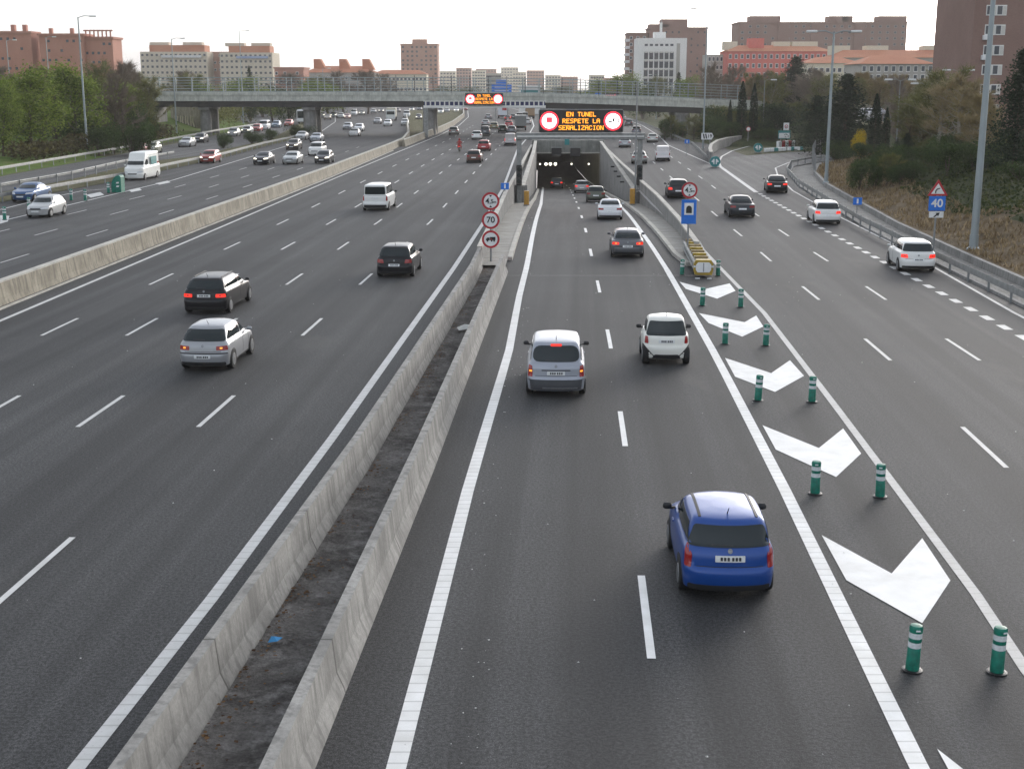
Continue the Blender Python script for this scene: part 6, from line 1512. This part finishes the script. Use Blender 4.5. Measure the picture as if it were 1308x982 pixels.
for i, (px, py, kd, c, lab) in enumerate([(411, 150, 'hatch', (.66, .67, .68), 'white hatchback at the right edge of the left bridge pier'), (418, 153, 'sedan', (.50, .42, .33), 'tan saloon just right of the left bridge pier'), (426, 150, 'hatch', (.40, .42, .44), 'grey hatchback in the outer queue, third right of the left pier'), (435, 151, 'hatch', (.70, .70, .68), 'white hatchback in the outer queue beside the slim lamp post'),
        (443.5, 152, 'sedan', (.45, .25, .22), 'dull red saloon in the outer queue'), (452, 148, 'van', (.74, .74, .72), 'white van in the outer queue under the bridge'), (462, 147, 'sedan', (.66, .66, .62), 'cream saloon in the outer queue right of the white van'), (477, 145, 'hatch', (.70, .71, .70), 'white hatchback in the outer queue, far end'), (487, 144, 'sedan', (.20, .21, .22), 'dark saloon in the outer queue, far end'),
        (508, 143.5, 'sedan', (.22, .2, .2), 'dark saloon behind the white lorry'), (526, 142.5, 'hatch', (.7, .7, .7), 'white hatchback behind the white van under the bridge'), (536, 141.5, 'sedan', (.12, .12, .13), 'black saloon left of the right bridge pier, far away'),
        (563, 145.5, 'van', (.72, .72, .7), 'white van just right of the right bridge pier'), (571, 144, 'hatch', (.6, .6, .6), 'grey hatchback right of the right bridge pier, between two white ones'), (583, 143.5, 'sedan', (.74, .74, .72), 'white saloon farthest right in the oncoming queue beyond the pier'), (594, 141.5, 'hatch', (.35, .03, .03), 'tiny red hatchback in the oncoming lanes below the small LED board')]):
    car(kd, px, py, 0, -.06, c, lab, GO, head='hl' if i % 2 else 'hlit')
# service road
car('hatch', 174, 198, 0, .03, (.34, .05, .06), 'red and blue hatchback half hidden behind the tall white van', GS)
car('hatch', 191, 196, 0, .03, (.62, .62, .52), 'pale yellowish hatchback behind the red and blue one on the service road', GS)
car('sedan', 236, 188, 0, .02, (.60, .61, .62), 'silver saloon on the service road behind the guardrails', GS)
car('hatch', 254, 182.5, 0, .02, (.05, .05, .055), 'black hatchback following the silver saloon on the service road', GS, head='hlit')
car('hatch', 297, 174.5, 0, .0, (.64, .65, .66), 'white hatchback on the service road behind the round dark bush', GS, head='hlit')
car('sedan', 314, 171, 0, .0, (.14, .17, .17), 'dark saloon on the service road above the second verge bush', GS, head='hlit')
car('hatch', 327, 168.5, 0, .0, (.40, .06, .05), 'red hatchback on the service road left of the white van', GS)
car('van', 336, 166, 0, .0, (.72, .72, .72), 'white van on the service road above the verge bushes', GS, metal=0)
car('hatch', 352, 163.5, 0, -.02, (.18, .24, .30), 'blue grey hatchback on the service road right of the white van', GS)
car('hatch', 368, 161.5, 0, -.02, (.42, .08, .06), 'red hatchback on the service road left of the coach', GS)
for px, py, c, lab in ((6, 143, (.66, .66, .64), 'white hatchback on the far side road at the left frame edge'), (12, 138.5, (.3, .31, .32), 'grey hatchback on the far side road above the white one at the left frame edge')):
    car('hatch', px, py, 0, .0, c, lab, 'vehicles on the far side road', z=.25)
# parked cars on the terrace behind the cypresses
rb2 = [o_ for o_ in COL.objects if o_.name in ('right_bank', 'ramp_bank')]
for o_ in rb2:
    o_.data.materials.append(MT['gravel']); mi_ = len(o_.data.materials)-1
    for p_ in o_.data.polygons:
        c_ = p_.center; ang = c_.x/c_.y
        if 140 < c_.y < 215 and .262 < ang < .30 and sdist(BR, c_.x, c_.y, 1) > 14: p_.material_index = mi_
for px, py, c, k, lab in ((1098, 160.5, (.62, .60, .42), 'sedan', 'pale yellow parked saloon right of the thick cypress'), (1112, 156.5, (.2, .21, .22), 'hatch', 'dark grey parked hatchback behind the pale yellow saloon'), (1092, 150, (.7, .7, .72), 'hatch', 'white parked hatchback behind the thick cypress'), (1106, 148.5, (.45, .47, .5), 'sedan', 'silver parked saloon in the back row behind the thin cypress')):
    car(k, px, py, 0, .0, c, lab, 'parked cars on the terrace', z=onground(px, py).z, rz=R(70+Rr.uniform(-8, 8)))
# lorries and coach
def boxy(name, px, py, away, slope, cab, body, L, W, Hb, label, group, cat, red=False):
    p = gp(px, py); a = -math.atan(slope)+(0 if away else PI); fwd = Vector((-math.sin(a), math.cos(a), 0)); org = p if away else p-fwd*L
    t = thing(name, label, cat, tuple(org), a, group)
    cb = 2.0
    MB().box((0, L-cb/2, 1.55), (W*.96, cb, 2.3), ch=.12).build('cab', paint(cab, 0), t)
    MB().box((0, L+.012, 1.95), (W*.82, .03, .8), ch=.01).build('windscreen', MT['glass'], t)
    for s in (-1, 1): MB().box((s*(W*.48+.01), L-.8, 1.95), (.03, .9, .65), ch=.01).build('side_window', MT['glass'], t); MB().box((s*W*.36, L+.012, .85), (.4, .04, .2)).build('headlight', MT['hl'], t)
    bd = MB().box((0, (L-cb-.15)/2, (Hb+.85)/2), (W, L-cb-.15, Hb-.85), ch=.06).build('cargo_box', paint(body, 0), t)
    if red: MB().box((.5, -.02, Hb-.8), (W*.5, .03, 1.3)).build('rear_panel', MT['red'], bd)
    MB().box((0, L/2, .72), (W*.8, L-.4, .24)).build('chassis', MT['trim'], t)
    for s in (-1, 1):
        MB().box((s*W*.40, -.02, .8), (.3, .04, .14)).build('tail_light', MT['lamp'], t)
        for y in (1.4, L-1.2): MB().lathe((s*W*.5-(.3 if s > 0 else 0), y, .46), [(.3, 0), (.46, .02), (.46, .28), (.3, .3)], 16, axis='x').build('wheel', MT['tyre'], t, smooth=40)
    MB().box((0, -.01, .5), (W*.9, .1, .14)).build('bumper', MT['trim'], t)
boxy('lorry', 665, 167, 1, .0, (.5, .5, .5), (.40, .42, .42), 6.5, 2.3, 3.0, 'grey box lorry in the far group, larger than the cars around it', GA, 'lorry')
boxy('lorry', 642, 151.5, 1, -.03, (.7, .7, .7), (.70, .72, .76), 8, 2.4, 3.6, 'white lorry with a red panel at its upper right rear', GA, 'lorry', True)
boxy('lorry', 677.5, 152, 1, -.03, (.5, .4, .3), (.34, .22, .12), 8, 2.4, 3.3, 'brown box lorry just left of the big LED board', GA, 'lorry')
boxy('lorry', 499, 154.5, 0, -.03, (.72, .73, .70), (.70, .66, .52), 8, 2.4, 3.2, 'white cabbed lorry coming towards the camera under the bridge', GO, 'lorry')
p = gp(386, 158.5); L = 11.5
t = thing('coach', 'white coach with a big dark windscreen on the service road beside the left pier', 'coach', (p.x, p.y+L, 0), PI, GS)
MB().box((0, L/2, 1.85), (2.5, L, 2.9), ch=.22).build('body', paint((.72, .73, .72), 0), t)
MB().box((0, L+.012, 2.15), (2.15, .04, 1.6), ch=.015).build('windscreen', MT['glass'], t)
for s in (-1, 1):
    for k in range(6): MB().box((s*1.255, 1.3+1.75*k, 2.35), (.03, 1.6, .95), ch=.01).build('side_window', MT['glass'], t)
    MB().box((s*.9, L+.012, .8), (.4, .04, .22)).build('headlight', MT['hl'], t)
    for y in (2.6, L-2.4): MB().lathe((s*1.25-(.3 if s > 0 else 0), y, .48), [(.3, 0), (.48, .02), (.48, .28), (.3, .3)], 16, axis='x').build('wheel', MT['tyre'], t, smooth=40)
    MB().box((s*1.45, L+.2, 2.6), (.16, .2, .45), ch=.03).build('door_mirror', MT['trim'], t)
# the tall van's green side patch
for o in list(COL.objects):
    if o.get('label', '').startswith('tall white van'):
        o_ = MB().box((.985, 2.2, 1.75), (.03, 1.7, .75), ch=.01).build('side_patch', MT['teal'], o)
        MB().box((-.985, 2.2, 1.75), (.03, 1.7, .75), ch=.01).build('side_patch', MT['teal'], o)
# ------------------------------------------------------------------ motorcyclist
p = gp(586.5, 194)
t = thing('motorcycle', 'dark red motorcycle ridden by a person in a red jacket', 'motorcycle', tuple(p), -.04)
for y in (0.0, 1.38):
    w = MB().lathe((-.06, y, .31), [(.22, 0), (.31, .02), (.31, .10), (.22, .12)], 20, axis='x').build('wheel', MT['tyre'], t, smooth=40)
    MB().lathe((-.035, y, .31), [(.2, 0), (.05, .0), (.05, .07), (.2, .07)], 16, axis='x').build('rim', MT['rim'], w)
MB().tube([(0, 0, .31), (0, .45, .45), (0, .9, .5), (0, 1.15, .85), (0, 1.38, .31)], .045, 8).build('frame', MT['dark'], t)
MB().box((0, .62, .42), (.34, .5, .34), ch=.06).build('engine', MT['post'], t)
MB().box((0, .85, .82), (.32, .5, .24), ch=.08).build('fuel_tank', MT['redcloth'], t)
MB().box((0, .32, .80), (.28, .7, .12), ch=.05).build('seat', MT['black'], t)
MB().box((0, -.08, .86), (.46, .36, .3), ch=.05).build('luggage_box', MT['redcloth'], t)
MB().box((0, -.28, .70), (.2, .05, .1), ch=.02).build('tail_light', MT['lit'], t)
MB().box((0, 1.2, .95), (.36, .2, .36), ch=.07).build('fairing', MT['redcloth'], t)
MB().tube([(-.36, .98, 1.02), (0, 1.12, 1.0), (.36, .98, 1.02)], .02, 6).build('handlebar', MT['black'], t)
me = bpy.data.meshes.new('person')
V = [(0, .34, .92), (0, .40, 1.14), (0, .52, 1.36), (0, .58, 1.48), (0, .62, 1.62), (.20, .50, 1.36), (.36, .66, 1.14), (.34, .95, 1.04), (-.20, .50, 1.36), (-.36, .66, 1.14), (-.34, .95, 1.04), (.16, .40, .90), (.24, .82, .78), (.2, .55, .36), (.2, .72, .30), (-.16, .40, .90), (-.24, .82, .78), (-.2, .55, .36), (-.2, .72, .30)]
Ed = [(0, 1), (1, 2), (2, 3), (3, 4), (2, 5), (5, 6), (6, 7), (2, 8), (8, 9), (9, 10), (0, 11), (11, 12), (12, 13), (13, 14), (0, 15), (15, 16), (16, 17), (17, 18)]
me.from_pydata(V, Ed, []); o = bpy.data.objects.new('person', me); COL.objects.link(o)
sk = o.modifiers.new('skin', 'SKIN'); rad = [.16, .17, .17, .08, .10, .09, .065, .05, .09, .065, .05, .11, .085, .06, .05, .11, .085, .06, .05]
for v, r in zip(me.skin_vertices[0].data, rad): v.radius = (r, r)
me.skin_vertices[0].data[0].use_root = True
o.modifiers.new('sub', 'SUBSURF').levels = 1
bpy.context.view_layer.update()
pm = bpy.data.meshes.new_from_object(o.evaluated_get(bpy.context.evaluated_depsgraph_get())); bpy.data.objects.remove(o)
pm.materials.clear(); pm.materials.append(MT['redcloth']); pm.polygons.foreach_set('use_smooth', [True]*len(pm.polygons))
po = link('person', pm, None, 'person in a red jacket and dark helmet riding the motorcycle', 'person'); po.location = p; po.rotation_euler.z = -.04
MB().lathe((0, .64, 1.52), [(.06, 0), (.13, .04), (.145, .14), (.12, .24), (.04, .29)], 14).build('helmet', MT['redcloth'], po, smooth=60)

# ------------------------------------------------------------------ light, sky, camera
SUN_EL, SUN_AZ = 12.0, 30.0       # azimuth measured from the camera's heading towards the right
w = bpy.data.worlds.new('World'); sc.world = w; w.use_nodes = True; nt = w.node_tree; g = NT(nt)
sky = g.n('ShaderNodeTexSky'); sky.sky_type = 'NISHITA'; sky.sun_disc = False; sky.sun_elevation = R(SUN_EL); sky.sun_rotation = R(SUN_AZ)
sky.air_density = 1.0; sky.dust_density = 5.0; sky.ozone_density = 1.0; sky.altitude = 600
hs = g.n('ShaderNodeHueSaturation'); hs.inputs['Saturation'].default_value = .35
bg = nt.nodes['Background']; g.l(sky.outputs['Color'], hs.inputs['Color']); tint = g.mix(1.0, hs.outputs['Color'], (.955, .99, 1.07), 'MULTIPLY'); tot = g.mix(1.0, tint, (1.7, 1.8, 1.95), 'ADD'); g.l(tot, bg.inputs['Color']); bg.inputs['Strength'].default_value = .15
ld = bpy.data.lights.new('sun', 'SUN'); ld.energy = .7; ld.angle = R(24); ld.color = (1, .93, .83)
lo = bpy.data.objects.new('sun', ld); COL.objects.link(lo)
d = Vector((math.sin(R(SUN_AZ))*math.cos(R(SUN_EL)), math.cos(R(SUN_AZ))*math.cos(R(SUN_EL)), math.sin(R(SUN_EL))))
lo.rotation_euler = (-d).to_track_quat('-Z', 'Y').to_euler(); lo.location = (60, 40, 60)
for y in (188, 205, 235):
    pl = bpy.data.lights.new('tunnel_lamp_light', 'POINT'); pl.energy = 70; pl.color = (1, .93, .72); pl.shadow_soft_size = .4
    po_ = bpy.data.objects.new('tunnel_lamp_light', pl); COL.objects.link(po_); po_.location = (7.5+(y-182)*.02, y, zt(y)+4.2)
hm = bpy.data.materials.new('haze'); hm.use_nodes = True; hn = hm.node_tree; hn.nodes.remove(hn.nodes['Principled BSDF'])
pv = hn.nodes.new('ShaderNodeVolumePrincipled'); pv.inputs['Color'].default_value = (.90, .86, .82, 1); pv.inputs['Density'].default_value = HAZE; pv.inputs['Anisotropy'].default_value = .3
hn.links.new(pv.outputs['Volume'], hn.nodes['Material Output'].inputs['Volume'])
if HAZE: tag(MB().box((0, 1250, 34), (3100, 2800, 94)).build('haze', hm), kind='stuff', label='thin pale haze over the distant city', cat='haze')
cd = bpy.data.cameras.new('camera'); cd.sensor_width = 36; cd.lens = 36*F/1308; cd.clip_end = 9000; cd.clip_start = .2
co = bpy.data.objects.new('camera', cd); COL.objects.link(co); co.location = (0, 0, H); co.rotation_euler = (PI/2-TH, 0, 0); sc.camera = co
vs_ = sc.view_settings; vs_.view_transform = 'Standard'; vs_.look = 'None'; vs_.gamma = 1; vs_.use_curve_mapping = False; vs_.exposure = .55
